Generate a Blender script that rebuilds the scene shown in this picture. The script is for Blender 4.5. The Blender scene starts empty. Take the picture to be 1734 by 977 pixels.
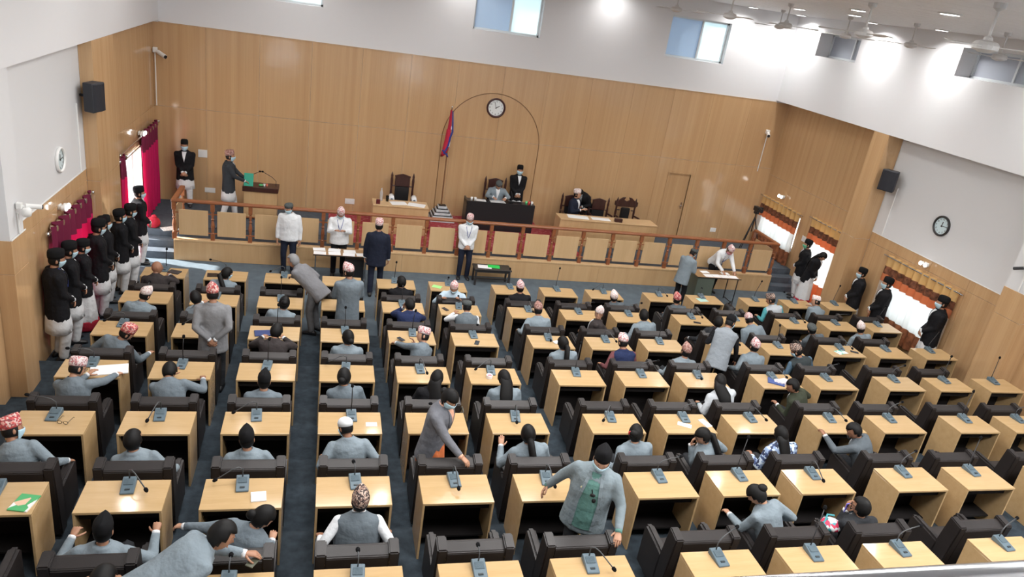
import bpy, bmesh, math, random
from mathutils import Vector, Matrix
R = math.radians
random.seed(7)
SC = bpy.context.scene
COL = SC.collection

# ---------------------------------------------------------------- camera
CAMZ = 6.759
cam = bpy.data.cameras.new('camera'); cam.sensor_width = 36; cam.lens = 1243.83 / 1734 * 36
camo = bpy.data.objects.new('camera', cam); COL.objects.link(camo)
def cam_axes(yaw, pitch, roll):
    cy, sy, cp, sp = math.cos(yaw), math.sin(yaw), math.cos(pitch), math.sin(pitch)
    f = Vector((sy*cp, cy*cp, -sp)); r = Vector((cy, -sy, 0)); u = r.cross(f)
    c, s = math.cos(roll), math.sin(roll)
    return c*r + s*u, -s*r + c*u, f
cr, cu, cf = cam_axes(0.279189, 0.378435, 0.15613)
camo.matrix_world = Matrix(((cr.x, cu.x, -cf.x, 0), (cr.y, cu.y, -cf.y, 0), (cr.z, cu.z, -cf.z, CAMZ), (0, 0, 0, 1)))
cam.clip_start = 0.05
SC.camera = camo

# ---------------------------------------------------------------- light and exposure
SC.view_settings.view_transform = 'Standard'; SC.view_settings.look = 'None'
SC.view_settings.gamma = 1; SC.view_settings.use_curve_mapping = False
SC.view_settings.exposure = -0.03
W = bpy.data.worlds.new('daylight'); SC.world = W; W.use_nodes = True
W.node_tree.nodes['Background'].inputs[0].default_value = (0.80, 0.90, 1.0, 1)
W.node_tree.nodes['Background'].inputs[1].default_value = 6.0
sun = bpy.data.lights.new('sun', 'SUN'); sun.energy = 20.0; sun.angle = R(2); sun.color = (1, .96, .9)
suno = bpy.data.objects.new('sun', sun); COL.objects.link(suno)
suno.rotation_euler = Vector((.68, -.20, -.70)).to_track_quat('-Z', 'Y').to_euler()
# added fill lamps below the ceiling, outside the frame, not fittings of the hall
def area(name, loc, sx, sy, e, col=(1, .99, .98)):
    l = bpy.data.lights.new(name, 'AREA'); l.shape = 'RECTANGLE'; l.size = sx; l.size_y = sy; l.energy = e; l.color = col
    o = bpy.data.objects.new(name, l); o.location = loc; COL.objects.link(o); return o
LIGHTS = [(.4, 3.5), (.2, 8.0), (.2, 12.5), (4.4, 3.5), (4.2, 8.0), (4.0, 12.5), (8.2, 3.0), (11.2, 3.2)]
for i, (x, y) in enumerate(LIGHTS):
    area('added_fill_lamp', (x, y, 7.25), 2.4, 1.6, (165 if x < 1 else 195) if x < 8 else 330)

# ---------------------------------------------------------------- materials
_M = {}
def mat(name, col, rough=.6, spec=.5, metal=0, noise=None, bump=None, emit=None, transl=None, trans=None, coat=0):
    if name in _M: return _M[name]
    m = bpy.data.materials.new(name); m.use_nodes = True; _M[name] = m
    nt = m.node_tree; b = nt.nodes['Principled BSDF']; L = nt.links.new
    c4 = (*col, 1)
    b.inputs['Base Color'].default_value = c4; b.inputs['Roughness'].default_value = rough
    b.inputs['Specular IOR Level'].default_value = spec; b.inputs['Metallic'].default_value = metal
    if coat: b.inputs['Coat Weight'].default_value = coat; b.inputs['Coat Roughness'].default_value = .15
    if noise or bump:
        tc = nt.nodes.new('ShaderNodeTexCoord')
    if noise:   # (scale xyz, amount, detail)
        sc, amt = noise[0], noise[1]
        mp = nt.nodes.new('ShaderNodeMapping'); mp.inputs['Scale'].default_value = sc if hasattr(sc, '__len__') else (sc,)*3
        L(tc.outputs['Object'], mp.inputs['Vector'])
        n = nt.nodes.new('ShaderNodeTexNoise'); n.inputs['Scale'].default_value = 1; n.inputs['Detail'].default_value = 4
        L(mp.outputs[0], n.inputs['Vector'])
        r = nt.nodes.new('ShaderNodeValToRGB')
        lo = tuple(max(0, c*(1-amt)) for c in col); hi = tuple(min(1, c*(1+amt)) for c in col)
        r.color_ramp.elements[0].color = (*lo, 1); r.color_ramp.elements[0].position = .3
        r.color_ramp.elements[1].color = (*hi, 1); r.color_ramp.elements[1].position = .7
        L(n.outputs['Fac'], r.inputs['Fac']); L(r.outputs[0], b.inputs['Base Color'])
    if bump:    # (scale, strength)
        n2 = nt.nodes.new('ShaderNodeTexNoise'); n2.inputs['Scale'].default_value = bump[0]; n2.inputs['Detail'].default_value = 3
        L(tc.outputs['Object'], n2.inputs['Vector'])
        bp = nt.nodes.new('ShaderNodeBump'); bp.inputs['Strength'].default_value = bump[1]; bp.inputs['Distance'].default_value = bump[2] if len(bump) > 2 else .02
        L(n2.outputs['Fac'], bp.inputs['Height']); L(bp.outputs[0], b.inputs['Normal'])
    if emit:
        b.inputs['Emission Color'].default_value = (*emit[0], 1); b.inputs['Emission Strength'].default_value = emit[1]
    if trans: b.inputs['Transmission Weight'].default_value = trans
    if transl:
        out = nt.nodes['Material Output']; t = nt.nodes.new('ShaderNodeBsdfTranslucent'); t.inputs[0].default_value = c4
        mx = nt.nodes.new('ShaderNodeMixShader'); mx.inputs[0].default_value = transl
        L(b.outputs[0], mx.inputs[1]); L(t.outputs[0], mx.inputs[2]); L(mx.outputs[0], out.inputs[0])
    return m
def wood(name, c1, c2, rough=.28, scale=(5, 5, .25), spec=.5, wav=.0, rot=None):
    if name in _M: return _M[name]
    m = bpy.data.materials.new(name); m.use_nodes = True; _M[name] = m
    nt = m.node_tree; b = nt.nodes['Principled BSDF']; L = nt.links.new
    b.inputs['Roughness'].default_value = rough; b.inputs['Specular IOR Level'].default_value = spec
    tc = nt.nodes.new('ShaderNodeTexCoord'); g = nt.nodes.new('ShaderNodeNewGeometry')
    def noise(sc, det):
        mp = nt.nodes.new('ShaderNodeMapping'); mp.inputs['Scale'].default_value = sc
        L(g.outputs['Position'], mp.inputs['Vector'])
        n = nt.nodes.new('ShaderNodeTexNoise'); n.inputs['Scale'].default_value = 1; n.inputs['Detail'].default_value = det
        L(mp.outputs[0], n.inputs['Vector']); return n
    n1 = noise(scale, 5); n2 = noise(tuple(s*7 for s in scale), 3)
    mx = nt.nodes.new('ShaderNodeMix'); mx.data_type = 'FLOAT'; mx.inputs[0].default_value = .35
    L(n1.outputs['Fac'], mx.inputs[2]); L(n2.outputs['Fac'], mx.inputs[3])
    r = nt.nodes.new('ShaderNodeValToRGB')
    r.color_ramp.elements[0].color = (*c1, 1); r.color_ramp.elements[0].position = .32
    r.color_ramp.elements[1].color = (*c2, 1); r.color_ramp.elements[1].position = .68
    L(mx.outputs[0], r.inputs['Fac']); L(r.outputs[0], b.inputs['Base Color'])
    if wav:
        n3 = noise((1.6, 1.6, 1.6), 2)
        bp = nt.nodes.new('ShaderNodeBump'); bp.inputs['Strength'].default_value = wav; bp.inputs['Distance'].default_value = .05
        L(n3.outputs['Fac'], bp.inputs['Height']); L(bp.outputs[0], b.inputs['Normal'])
    return m
def pattern(name, cols, scale, rough=.7):
    """woven cap cloth: small blocks of colour"""
    if name in _M: return _M[name]
    m = bpy.data.materials.new(name); m.use_nodes = True; _M[name] = m
    nt = m.node_tree; b = nt.nodes['Principled BSDF']; L = nt.links.new; b.inputs['Roughness'].default_value = rough
    tc = nt.nodes.new('ShaderNodeTexCoord'); v = nt.nodes.new('ShaderNodeTexVoronoi'); v.inputs['Scale'].default_value = scale
    L(tc.outputs['Object'], v.inputs['Vector'])
    s = nt.nodes.new('ShaderNodeSeparateColor'); L(v.outputs['Color'], s.inputs[0])
    r = nt.nodes.new('ShaderNodeValToRGB'); r.color_ramp.interpolation = 'CONSTANT'
    els = r.color_ramp.elements
    while len(els) < len(cols): els.new(.5)
    for i, c in enumerate(cols): els[i].position = i/len(cols); els[i].color = (*c, 1)
    L(s.outputs[0], r.inputs['Fac']); L(r.outputs[0], b.inputs['Base Color'])
    return m
WALLW = wood('wall laminate', (.50, .305, .152), (.60, .39, .208), .12, (8, 8, .09), .6, .10)
DESKW = wood('desk laminate', (.48, .32, .152), (.55, .375, .195), .10, (1.0, 12, 12), .5, .03)
STAGEW = wood('stage laminate', (.52, .33, .165), (.60, .40, .21), .3, (7, 7, .4), .5)
PALEW = wood('pale laminate', (.58, .385, .20), (.65, .45, .25), .3, (9, 9, .5), .5)
RAILW = wood('stained rail wood', (.23, .075, .03), (.34, .125, .05), .3, (4, 30, 30), .5)
DARKW = wood('carved dark wood', (.035, .012, .010), (.06, .022, .018), .35, (12, 12, 2), .5)
WHITE = mat('white wall paint', (.77, .775, .79), .55, .3)
GREYP = mat('grey wall paint', (.71, .715, .725), .6, .3)
CEILM = mat('ceiling board', (.80, .805, .82), .4, .4)
CARPET = mat('charcoal carpet', (.042, .055, .068), .95, .1, noise=((9, 9, 9), .25), bump=(160, .3, .01))
SCARP = mat('grey stage carpet', (.085, .10, .12), .95, .1, noise=((9, 9, 9), .15), bump=(160, .3, .01))
LITCARP = mat('charcoal carpet daylit tone', (.115, .145, .17), .95, .1, noise=((5, 5, 5), .12), bump=(160, .3, .01))  # same carpet as the tiers, front daylight put into a lighter colour
RED = pattern('red patterned carpet', [(.33, .035, .045), (.29, .03, .04), (.35, .04, .05), (.31, .03, .045), (.42, .12, .12)], 16, .95)
LEATH = mat('dark brown leatherette', (.022, .018, .0175), .42, .5, noise=((3, 3, 3), .15), bump=(120, .08, .01))
LEATHT = mat('leatherette top', (.045, .043, .044), .42, .5)
BLACK = mat('black plastic', (.012, .012, .014), .45)
FOAM = mat('black foam', (.008, .008, .009), .95, .1)
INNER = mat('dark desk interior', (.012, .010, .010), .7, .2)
MICB = mat('grey mic console', (.10, .145, .175), .4)
MICK = mat('dark mic button', (.02, .03, .035), .4)
STEEL = mat('steel', (.62, .63, .65), .22, .5, 1)
PAPER = mat('white paper', (.85, .86, .87), .8, .2)
WPLA = mat('white plastic', (.82, .82, .80), .4)
GOLD = mat('brass stud', (.25, .18, .09), .4, .5, .6)
SKIN = [mat('skin %d' % i, c, .5, .4) for i, c in enumerate([(.40, .205, .125), (.31, .15, .088), (.48, .26, .165), (.20, .09, .052)])]
HAIR = mat('black hair', (.006, .0055, .0055), .55, .25)
HAIRG = mat('grey hair', (.22, .22, .225), .5)
EYE = mat('dark eye', (.02, .012, .01), .3)
LIP = mat('lip', (.30, .10, .085), .5)
MASK = mat('pale blue face mask', (.50, .70, .80), .8, .2, bump=(40, .3, .02))
GREENM = mat('green face mask', (.15, .5, .30), .8, .2)
def cloth(name, col): return mat(name, col, .85, .15, noise=((5, 5, 9), .06), bump=(8, .5, .06))
GREY = cloth('grey suiting', (.165, .20, .228)); GREY2 = cloth('light grey suiting', (.225, .272, .305)); GREY3 = cloth('mid grey suiting', (.115, .135, .152))
BLK = cloth('black suiting', (.012, .012, .014)); NAVY = cloth('navy suiting', (.016, .02, .036)); BLUE = cloth('blue suiting', (.022, .032, .085))
WSH = cloth('white shirting', (.74, .76, .78)); LBL = cloth('pale blue shirting', (.50, .62, .72)); OLIVE = cloth('olive drill', (.045, .052, .035))
DBRN = cloth('dark brown suiting', (.045, .038, .038)); WTUN = cloth('white tunic cotton', (.70, .71, .72)); TGREY = cloth('pale grey cotton', (.50, .53, .56))
DNIM = cloth('denim', (.10, .17, .24)); GRNS = cloth('green shirting', (.13, .27, .24)); ORNG = cloth('orange silk', (.62, .17, .06)); MAROON = cloth('maroon check', (.16, .06, .065))
VESTG = cloth('slate waistcoat', (.13, .155, .175)); TEAL = cloth('teal print', (.10, .38, .42)); STRP = pattern('striped blouse', [(.05, .08, .2), (.3, .4, .6), (.03, .04, .09), (.6, .7, .8)], 30)
REDS = cloth('red silk', (.36, .02, .04)); PEACH = cloth('peach silk', (.72, .40, .28)); DKT = cloth('charcoal trousers', (.03, .032, .036))
CAPB = mat('black cap felt', (.010, .010, .011), .9, .15)
CAPP = pattern('pink woven cap', [(.72, .60, .58), (.62, .22, .22), (.78, .70, .68), (.60, .38, .38), (.80, .72, .72), (.35, .12, .14)], 70)
CAPW = pattern('pale woven cap', [(.78, .70, .66), (.72, .62, .60), (.60, .42, .40), (.80, .74, .72)], 60)
CAPR = pattern('red woven cap', [(.62, .10, .09), (.75, .55, .5), (.50, .06, .07), (.70, .35, .3), (.25, .05, .06)], 60)
CAPN = pattern('brown woven cap', [(.30, .13, .10), (.42, .22, .18), (.20, .08, .07), (.46, .32, .28)], 60)
CAPK = pattern('black and cream woven cap', [(.03, .02, .02), (.55, .42, .34), (.05, .03, .03), (.30, .18, .14)], 75)
CAPG = mat('grey cap cloth', (.085, .095, .095), .9, .15, noise=((60, 60, 60), .4))
SKULL = mat('white skullcap cotton', (.78, .80, .82), .9, .2)

# ---------------------------------------------------------------- mesh helpers
class MB:
    def __init__(s): s.v = []; s.f = []; s.m = []; s.mi = 0
    def add(s, vs, fs):
        o = len(s.v); s.v += [tuple(v) for v in vs]; s.f += [tuple(i+o for i in f) for f in fs]; s.m += [s.mi]*len(fs); return s
    def box(s, x0, x1, y0, y1, z0, z1, mtx=None):
        vs = [Vector((x, y, z)) for x in (x0, x1) for y in (y0, y1) for z in (z0, z1)]
        if mtx is not None: vs = [mtx @ v for v in vs]
        return s.add(vs, [(0, 1, 3, 2), (4, 6, 7, 5), (0, 4, 5, 1), (2, 3, 7, 6), (0, 2, 6, 4), (1, 5, 7, 3)])
    def loft(s, rings, cap=True):
        n = len(rings[0]); vs = [p for r in rings for p in r]; fs = []
        for k in range(len(rings)-1):
            for i in range(n):
                j = (i+1) % n; fs.append((k*n+i, k*n+j, (k+1)*n+j, (k+1)*n+i))
        if cap: fs.append(tuple(range(n-1, -1, -1))); fs.append(tuple((len(rings)-1)*n+i for i in range(n)))
        return s.add(vs, fs)
    def tube(s, pts, rads, n=8, cap=True):
        pts = [Vector(p) for p in pts]
        if not hasattr(rads, '__len__'): rads = [rads]*len(pts)
        rings = []; up = None
        for i, p in enumerate(pts):
            d = (pts[min(i+1, len(pts)-1)]-pts[max(i-1, 0)]).normalized()
            if up is None: up = Vector((0, 0, 1)) if abs(d.z) < .9 else Vector((0, 1, 0))
            x = d.cross(up); x.normalize(); y = x.cross(d); up = y
            r = rads[i]; rx, ry = r if hasattr(r, '__len__') else (r, r)
            rings.append([p + x*(rx*math.cos(2*math.pi*k/n)) + y*(ry*math.sin(2*math.pi*k/n)) for k in range(n)])
        return s.loft(rings, cap)
    def lathe(s, prof, n=12, c=(0, 0, 0), axis='z', cap=True):
        c = Vector(c); rings = []
        for r, h in prof:
            ring = []
            for k in range(n):
                a = 2*math.pi*k/n
                if axis == 'z': ring.append(c+Vector((r*math.cos(a), r*math.sin(a), h)))
                elif axis == 'y': ring.append(c+Vector((r*math.cos(a), h, -r*math.sin(a))))
                else: ring.append(c+Vector((h, r*math.cos(a), r*math.sin(a))))
            rings.append(ring)
        return s.loft(rings, cap)
    def ell(s, c, rx, ry, rz, n=10, m=7, mtx=None):
        c = Vector(c); rings = []
        for j in range(m):
            t = math.pi*(j+.5)/m*.96+math.pi*.02
            z = -math.cos(t); r = math.sin(t)
            ring = [Vector((rx*r*math.cos(2*math.pi*k/n), ry*r*math.sin(2*math.pi*k/n), rz*z)) for k in range(n)]
            rings.append([c+(mtx @ p if mtx else p) for p in ring])
        return s.loft(rings)
    def prism(s, poly, y0, y1, plane='xz'):
        n = len(poly)
        if plane == 'xz': a = [(p[0], y0, p[1]) for p in poly]; b = [(p[0], y1, p[1]) for p in poly]
        elif plane == 'xy': a = [(p[0], p[1], y0) for p in poly]; b = [(p[0], p[1], y1) for p in poly]
        else: a = [(y0, p[0], p[1]) for p in poly]; b = [(y1, p[0], p[1]) for p in poly]
        return s.add(a+b, [tuple(range(n)), tuple(range(2*n-1, n-1, -1))]+[(i, i+n, (i+1) % n+n, (i+1) % n) for i in range(n)])
    def mesh(s, name, bevel=0, seg=1, smooth=False):
        me = bpy.data.meshes.new(name); me.from_pydata(s.v, [], s.f)
        bm = bmesh.new(); bm.from_mesh(me)
        for f, mi in zip(bm.faces, s.m): f.material_index = mi
        bmesh.ops.recalc_face_normals(bm, faces=bm.faces)
        if bevel: bmesh.ops.bevel(bm, geom=list(bm.edges), offset=bevel, segments=seg, affect='EDGES', clamp_overlap=True)
        if smooth:
            for f in bm.faces: f.smooth = True
        bm.to_mesh(me); bm.free(); return me
def link(name, me, m=None, parent=None):
    o = bpy.data.objects.new(name, me); COL.objects.link(o)
    if m is not None:
        for mm in (m if isinstance(m, (list, tuple)) else [m]):
            if len(me.materials) < (len(m) if isinstance(m, (list, tuple)) else 1): me.materials.append(mm)
    if parent is not None: o.parent = parent
    return o
def tag(o, label=None, cat=None, group=None, kind=None):
    if label: o['label'] = label
    if cat: o['category'] = cat
    if group: o['group'] = group
    if kind: o['kind'] = kind
    return o
def thing(name, label, cat, loc=(0, 0, 0), rz=0, group=None):
    o = bpy.data.objects.new(name, None); COL.objects.link(o); o.location = loc; o.rotation_euler = (0, 0, rz)
    o.empty_display_size = .1
    return tag(o, label, cat, group)
def part(name, mb, m, parent, bevel=0, seg=1, smooth=False):
    return link(name, mb.mesh(name, bevel, seg, smooth), m, parent)
def struct(name, mb, m, bevel=0, parent=None):
    o = link(name, mb.mesh(name, bevel), m, parent); o['kind'] = 'structure'; return o
def box(x0, x1, y0, y1, z0, z1): return MB().box(x0, x1, y0, y1, z0, z1)
def dup(root, label, group=None):
    """a copy of a thing, its parts and their sub-parts, sharing mesh data"""
    r = root.copy(); COL.objects.link(r); r['label'] = label
    if group: r['group'] = group
    for ch in list(root.children):
        c = ch.copy(); COL.objects.link(c); c.parent = r
        for g in list(ch.children):
            d = g.copy(); COL.objects.link(d); d.parent = c
    return r
ORD = 'first second third fourth fifth sixth seventh eighth ninth tenth eleventh twelfth thirteenth fourteenth'.split()

# ---------------------------------------------------------------- hall dimensions (metres)
STEP = .1664
DX = [-3.288, -2.158, -1.032, .093, 1.209, 2.313, 3.716, 4.822, 5.917, 7.35, 8.461, 9.895, 11.008, 12.148]
DY = [14.183, 12.625, 11.04, 9.468, 7.899, 6.33, 4.779]
DW, DD, DH = .789, .493, .76
XL, XLW, XR, XRW, YB, YF, ZC, ZW = -3.98, -4.22, 12.95, 13.4, 20.05, -1.6, 7.35, 4.95
SF, SZ = 17.05, .495            # stage front and height
def floor_z(y):
    for j in range(6, 0, -1):
        if y < DY[j]+DD+.03: return STEP*j
    return 0.0
# ================================================================ THE SETTING
def rect_minus(rects, hole):
    out = []
    for (a, b, c, d) in rects:
        h0, h1, h2, h3 = max(a, hole[0]), min(b, hole[1]), max(c, hole[2]), min(d, hole[3])
        if h0 >= h1 or h2 >= h3: out.append((a, b, c, d)); continue
        if a < h0: out.append((a, h0, c, d))
        if h1 < b: out.append((h1, b, c, d))
        if c < h2: out.append((h0, h1, c, h2))
        if h3 < d: out.append((h0, h1, h3, d))
    return out
def slab(mb, axis, p0, p1, u0, u1, z0, z1, holes=()):
    rs = [(u0, u1, z0, z1)]
    for h in holes: rs = rect_minus(rs, h)
    for a, b, c, d in rs:
        if axis == 'x': mb.box(p0, p1, a, b, c, d)
        else: mb.box(a, b, p0, p1, c, d)
    return mb
def panels(parent, axis, p0, p1, us, zs, holes=(), gap=.0018, name='panel', m=None):
    """laminate boards, each a part, with open joints between them"""
    for i in range(len(us)-1):
        for k in range(len(zs)-1):
            rs = [(us[i]+gap, us[i+1]-gap, zs[k]+.003, zs[k+1]-.003)]
            for h in holes: rs = rect_minus(rs, h)
            for a, b, c, d in rs:
                if b-a < .02 or d-c < .02: continue
                mb = box(p0, p1, a, b, c, d) if axis == 'x' else box(a, b, p0, p1, c, d)
                part(name, mb, m or WALLW, parent, bevel=.002)
def span(a, b, w):
    n = max(1, round((b-a)/w)); return [a+(b-a)*i/n for i in range(n+1)]

# floor: one flat front strip and six carpeted tiers
fl = MB(); fl.mi = 1; fl.box(XLW, XRW, DY[1]+DD+.03, YB, -.3, 0); fl.mi = 0
for j in range(1, 7):
    y1 = DY[j]+DD+.03; y0 = DY[j+1]+DD+.03 if j < 6 else YF
    fl.box(XLW, XRW, y0, y1, -.3, STEP*j)
struct('floor', fl, [CARPET, LITCARP])
struct('ceiling', MB().box(XL-.8, XRW+.4, YF, YB+.4, ZC, ZC+.15), CEILM)
ce = bpy.data.objects['ceiling']
cs = MB()
for i in range(40):
    y = YF+.4+i*.54; cs.box(XL, XR, y, y+.006, ZC-.002, ZC)
part('ceiling_joint', cs, CEILM, ce)['kind'] = 'stuff'

# back wall
BWIN = [(-1.95, -.2, 5.75, 6.85), (3.60, 5.42, 5.75, 6.85), (9.1, 10.92, 5.75, 6.85)]
BDOOR = (10.05, 10.76, SZ, 2.48)
mb = MB(); slab(mb, 'y', YB, YB+.32, XL-.6, XRW+.3, -.3, ZC, BWIN+[BDOOR]); wb = struct('wall_back', mb, WHITE)
panels(wb, 'y', YB-.014, YB+.02, span(XL-.2, XRW, 1.22), [SZ, 2.92, 4.90], [(BDOOR[0]-.05, BDOOR[1]+.05, 0, BDOOR[3]+.05)])
struct('trim_1', box(XL, XR, YB-.02, YB+.02, 4.90, 4.915), WALLW)
# upper windows
def window(n, axis, p, s, u0, u1, z0, z1, depth=.16, split=.5):
    """sliding window set back in its opening; s = direction out of the room"""
    d0 = p+s*depth; f = MB()
    def bx(a, b, c, d, e0, e1):
        q0, q1 = sorted((d0+s*e0, d0+s*e1))
        return (f.box(a, b, q0, q1, c, d) if axis == 'y' else f.box(q0, q1, a, b, c, d))
    bx(u0, u1, z0, z0+.05, -.02, .06); bx(u0, u1, z1-.05, z1, -.02, .06); bx(u0, u0+.05, z0, z1, -.02, .06); bx(u1-.05, u1, z0, z1, -.02, .06)
    um = u0+(u1-u0)*split
    bx(um-.025, um+.025, z0+.05, z1-.05, -.02, .06)
    w = struct('window_%d' % n, f, mat('window frame', (.70, .74, .76), .35))
    for k, (a, b) in enumerate(((u0+.05, um-.025), (um+.025, u1-.05))):
        g = MB(); q0, q1 = sorted((d0+s*.02, d0+s*.03))
        (g.box(a, b, q0, q1, z0+.05, z1-.05) if axis == 'y' else g.box(q0, q1, a, b, z0+.05, z1-.05))
        part('pane', g, (FROST, FROST2)[k], w)
    return w
FROST = mat('frosted blue pane', (.50, .60, .70), .35, .5, transl=.26)
FROST2 = mat('frosted pale pane', (.78, .86, .86), .35, .5, transl=.40)
CLEAR = mat('clear rear pane', (.95, .97, 1), .03, .5, trans=1)
FROSTR = mat('hazy grey pane', (.46, .49, .55), .25, .5, transl=.10)
for i, (a, b, c, d) in enumerate(BWIN):
    window(i+1, 'y', YB, 1, a, b, c, d, .16, .56 if i else .5)
# back door
dr = MB().box(BDOOR[0], BDOOR[1], YB+.03, YB+.08, SZ, BDOOR[3]); d1 = struct('door_1', dr, WALLW)
part('door_frame', MB().box(BDOOR[0]-.05, BDOOR[0], YB-.03, YB+.09, SZ, BDOOR[3]+.05).box(BDOOR[1], BDOOR[1]+.05, YB-.03, YB+.09, SZ, BDOOR[3]+.05).box(BDOOR[0], BDOOR[1], YB-.03, YB+.09, BDOOR[3], BDOOR[3]+.05), WALLW, d1)
part('door_handle', MB().tube([(10.68, YB+.03, 1.5), (10.68, YB-.04, 1.5), (10.58, YB-.05, 1.5)], .014).box(10.655, 10.70, YB+.015, YB+.03, 1.4, 1.6), STEEL, d1)
# arch moulding round the speaker's place
pts = [(3.09, SZ)] + [(4.48-1.39*math.cos(math.pi*t/24), 2.79+1.39*math.sin(math.pi*t/24)) for t in range(25)] + [(5.87, SZ)]
struct('trim_2', MB().tube([(x, YB-.016, z) for x, z in pts], .011, 6), mat('arch groove', (.20, .10, .04), .4))

# side walls: white upper wall, pilasters, recesses with laminate below
LOPEN1 = (12.7, 14.3, .95, 2.05); LDOOR = (16.45, 18.3, 0, 2.3)
ROP1 = (17.95, 19.75, .95, 2.0); RDOOR = (16.05, 17.2, 0, 2.1); ROP3 = (12.1, 14.0, .85, 2.15); LOPEN0 = (6.0, 9.0, .95, 2.0)
RUW = [(17.1, 18.83, 6.38, 6.98), (11.9, 13.8, 6.5, 7.08), (7, 8.8, 6.5, 7.08)]
mb = MB()
slab(mb, 'x', XL-.5, XL, YF, YB, ZW, ZC)
slab(mb, 'x', XLW-.25, XLW, YF, YB, -.3, ZW, [LOPEN1, LDOOR])
wl = struct('wall_left', mb, WHITE)
LG = 2.68
part('plaster_panel', MB().box(XLW-.01, XLW+.012, 10.97, 14.62, LG, ZW).box(XLW-.01, XLW+.012, YF, 10.47, LG, ZW), GREYP, wl)
part('panel_edging', MB().box(XLW, XLW+.02, 10.97, 14.62, LG-.015, LG).box(XL, XL+.012, 10.47, 10.97, 2.74, 2.755), WPLA, wl)
panels(wl, 'x', XLW-.01, XLW+.014, [-1.6, .6, 2.8, 5, 7.2, 9.3, 10.47, 10.97, 12.2, 13.4, 14.62], [0, 2.44, LG], [LOPEN1])
panels(wl, 'x', XLW-.01, XLW+.10, span(15.98, YB-.015, 1.0), [0, 2.92, ZW], [LDOOR])
for n, (a, b, zt) in enumerate(((10.47, 10.97, 2.74), (14.62, 15.98, ZW))):
    pm = MB().box(XLW, XL-.014, a+.01, b-.01, 0, ZW); p = part('pilaster', pm, GREYP, wl)
    for z0, z1 in ((0, 2.25), (2.25, zt)) if n == 0 else ((0, 2.44), (2.44, zt)):
        part('pilaster_panel', MB().box(XLW+.015, XL, a, b, z0+.003, z1-.003), WALLW, p, bevel=.003)
mb = MB()
slab(mb, 'x', XR, XR+.55, YF, YB, ZW, ZC, RUW)
slab(mb, 'x', XRW, XRW+.25, YF, YB, -.3, ZW, [ROP1, RDOOR, ROP3])
wr = struct('wall_right', mb, WHITE)
RG = 2.58
part('plaster_panel', MB().box(XRW-.012, XRW+.01, 10.75, 15.08, RG, ZW).box(XRW-.012, XRW+.01, YF, 10.15, RG, ZW), GREYP, wr)
part('panel_edging', MB().box(XRW-.02, XRW, 10.75, 15.08, RG-.015, RG), WPLA, wr)
panels(wr, 'x', XRW-.014, XRW+.01, [-1.6, .6, 2.8, 5, 7.2, 8.8, 10.15, 10.75, 11.9, 13.0, 14.1, 15.08], [0, 2.32, RG], [ROP3])
panels(wr, 'x', XRW-.014, XRW+.01, span(15.62, YB-.015, 1.1), [0, 2.75, ZW], [ROP1, RDOOR])
for n, (a, b, zt) in enumerate(((10.15, 10.75, 2.9), (15.08, 15.62, ZW))):
    p = part('pilaster', MB().box(XR+.014, XRW, a+.01, b-.01, 0, ZW), GREYP, wr)
    for z0, z1 in ((0, 2.35), (2.35, zt)):
        part('pilaster_panel', MB().box(XR, XRW-.015, a, b, z0+.003, z1-.003), WALLW, p, bevel=.003)
for i, (a, b, c, d) in enumerate(RUW[:2]):
    w = window(4+i, 'x', XR, 1, a, b, c, d, .42, .42)
    for ch in w.children: ch.data.materials[0] = FROSTR
FW = [(-2.9, -1.7, 1.5, 2.7), (3.6, 5.0, 1.6, 2.8)]
mb = MB(); slab(mb, 'y', YF-.2, YF, XL-.8, XRW+.4, -.3, ZC, FW); struct('wall_front', mb, WHITE)
for i, q in enumerate(FW):
    for ch in window(9+i, 'y', YF, -1, *q, .1).children: ch.data.materials[0] = CLEAR
# lower windows and side doors: frames and panes behind the curtains
GLASS = mat('clear pane', (.9, .95, .97), .05, .5, trans=1)
def low_window(n, s, plane, op, kind='window', bars=2):
    a, b, c, d = op; x0, x1 = sorted((plane+s*.08, plane+s*.14)); f = MB()
    f.box(x0, x1, a, b, c, c+.06).box(x0, x1, a, b, d-.06, d).box(x0, x1, a, a+.06, c, d).box(x0, x1, b-.06, b, c, d)
    for k in range(1, bars): y = a+(b-a)*k/bars; f.box(x0, x1, y-.025, y+.025, c, d)
    w = struct('%s_%d' % (kind, n), f, mat('window frame', (.70, .74, .76), .35))
    for k in range(bars):
        y0, y1 = a+(b-a)*k/bars+.02, a+(b-a)*(k+1)/bars-.02
        part('pane', MB().box((x0+x1)/2-.003, (x0+x1)/2+.003, y0, y1, c+.03, d-.03), GLASS, w)
low_window(6, -1, XLW, LOPEN1); low_window(7, 1, XRW, ROP1); low_window(8, 1, XRW, ROP3)
struct('door_2', MB().box(XLW-.14, XLW-.06, 16.45, 16.52, 0, 2.3).box(XLW-.14, XLW-.06, 18.23, 18.3, 0, 2.3).box(XLW-.14, XLW-.06, 16.45, 18.3, 2.23, 2.3), WPLA)
struct('door_3', MB().box(XRW+.06, XRW+.14, 16.05, 16.12, 0, 2.1).box(XRW+.06, XRW+.14, 17.13, 17.2, 0, 2.1).box(XRW+.06, XRW+.14, 16.05, 17.2, 2.03, 2.1), PALEW)
# pale paving outside the doors and windows, lit by the sky
struct('ground_outside', MB().box(XLW-9, XLW-.25, 8, 24, -.35, -.05).box(XRW+.25, XRW+9, 8, 24, -.35, -.05), mat('pale paving', (.75, .73, .70), .8))

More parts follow.
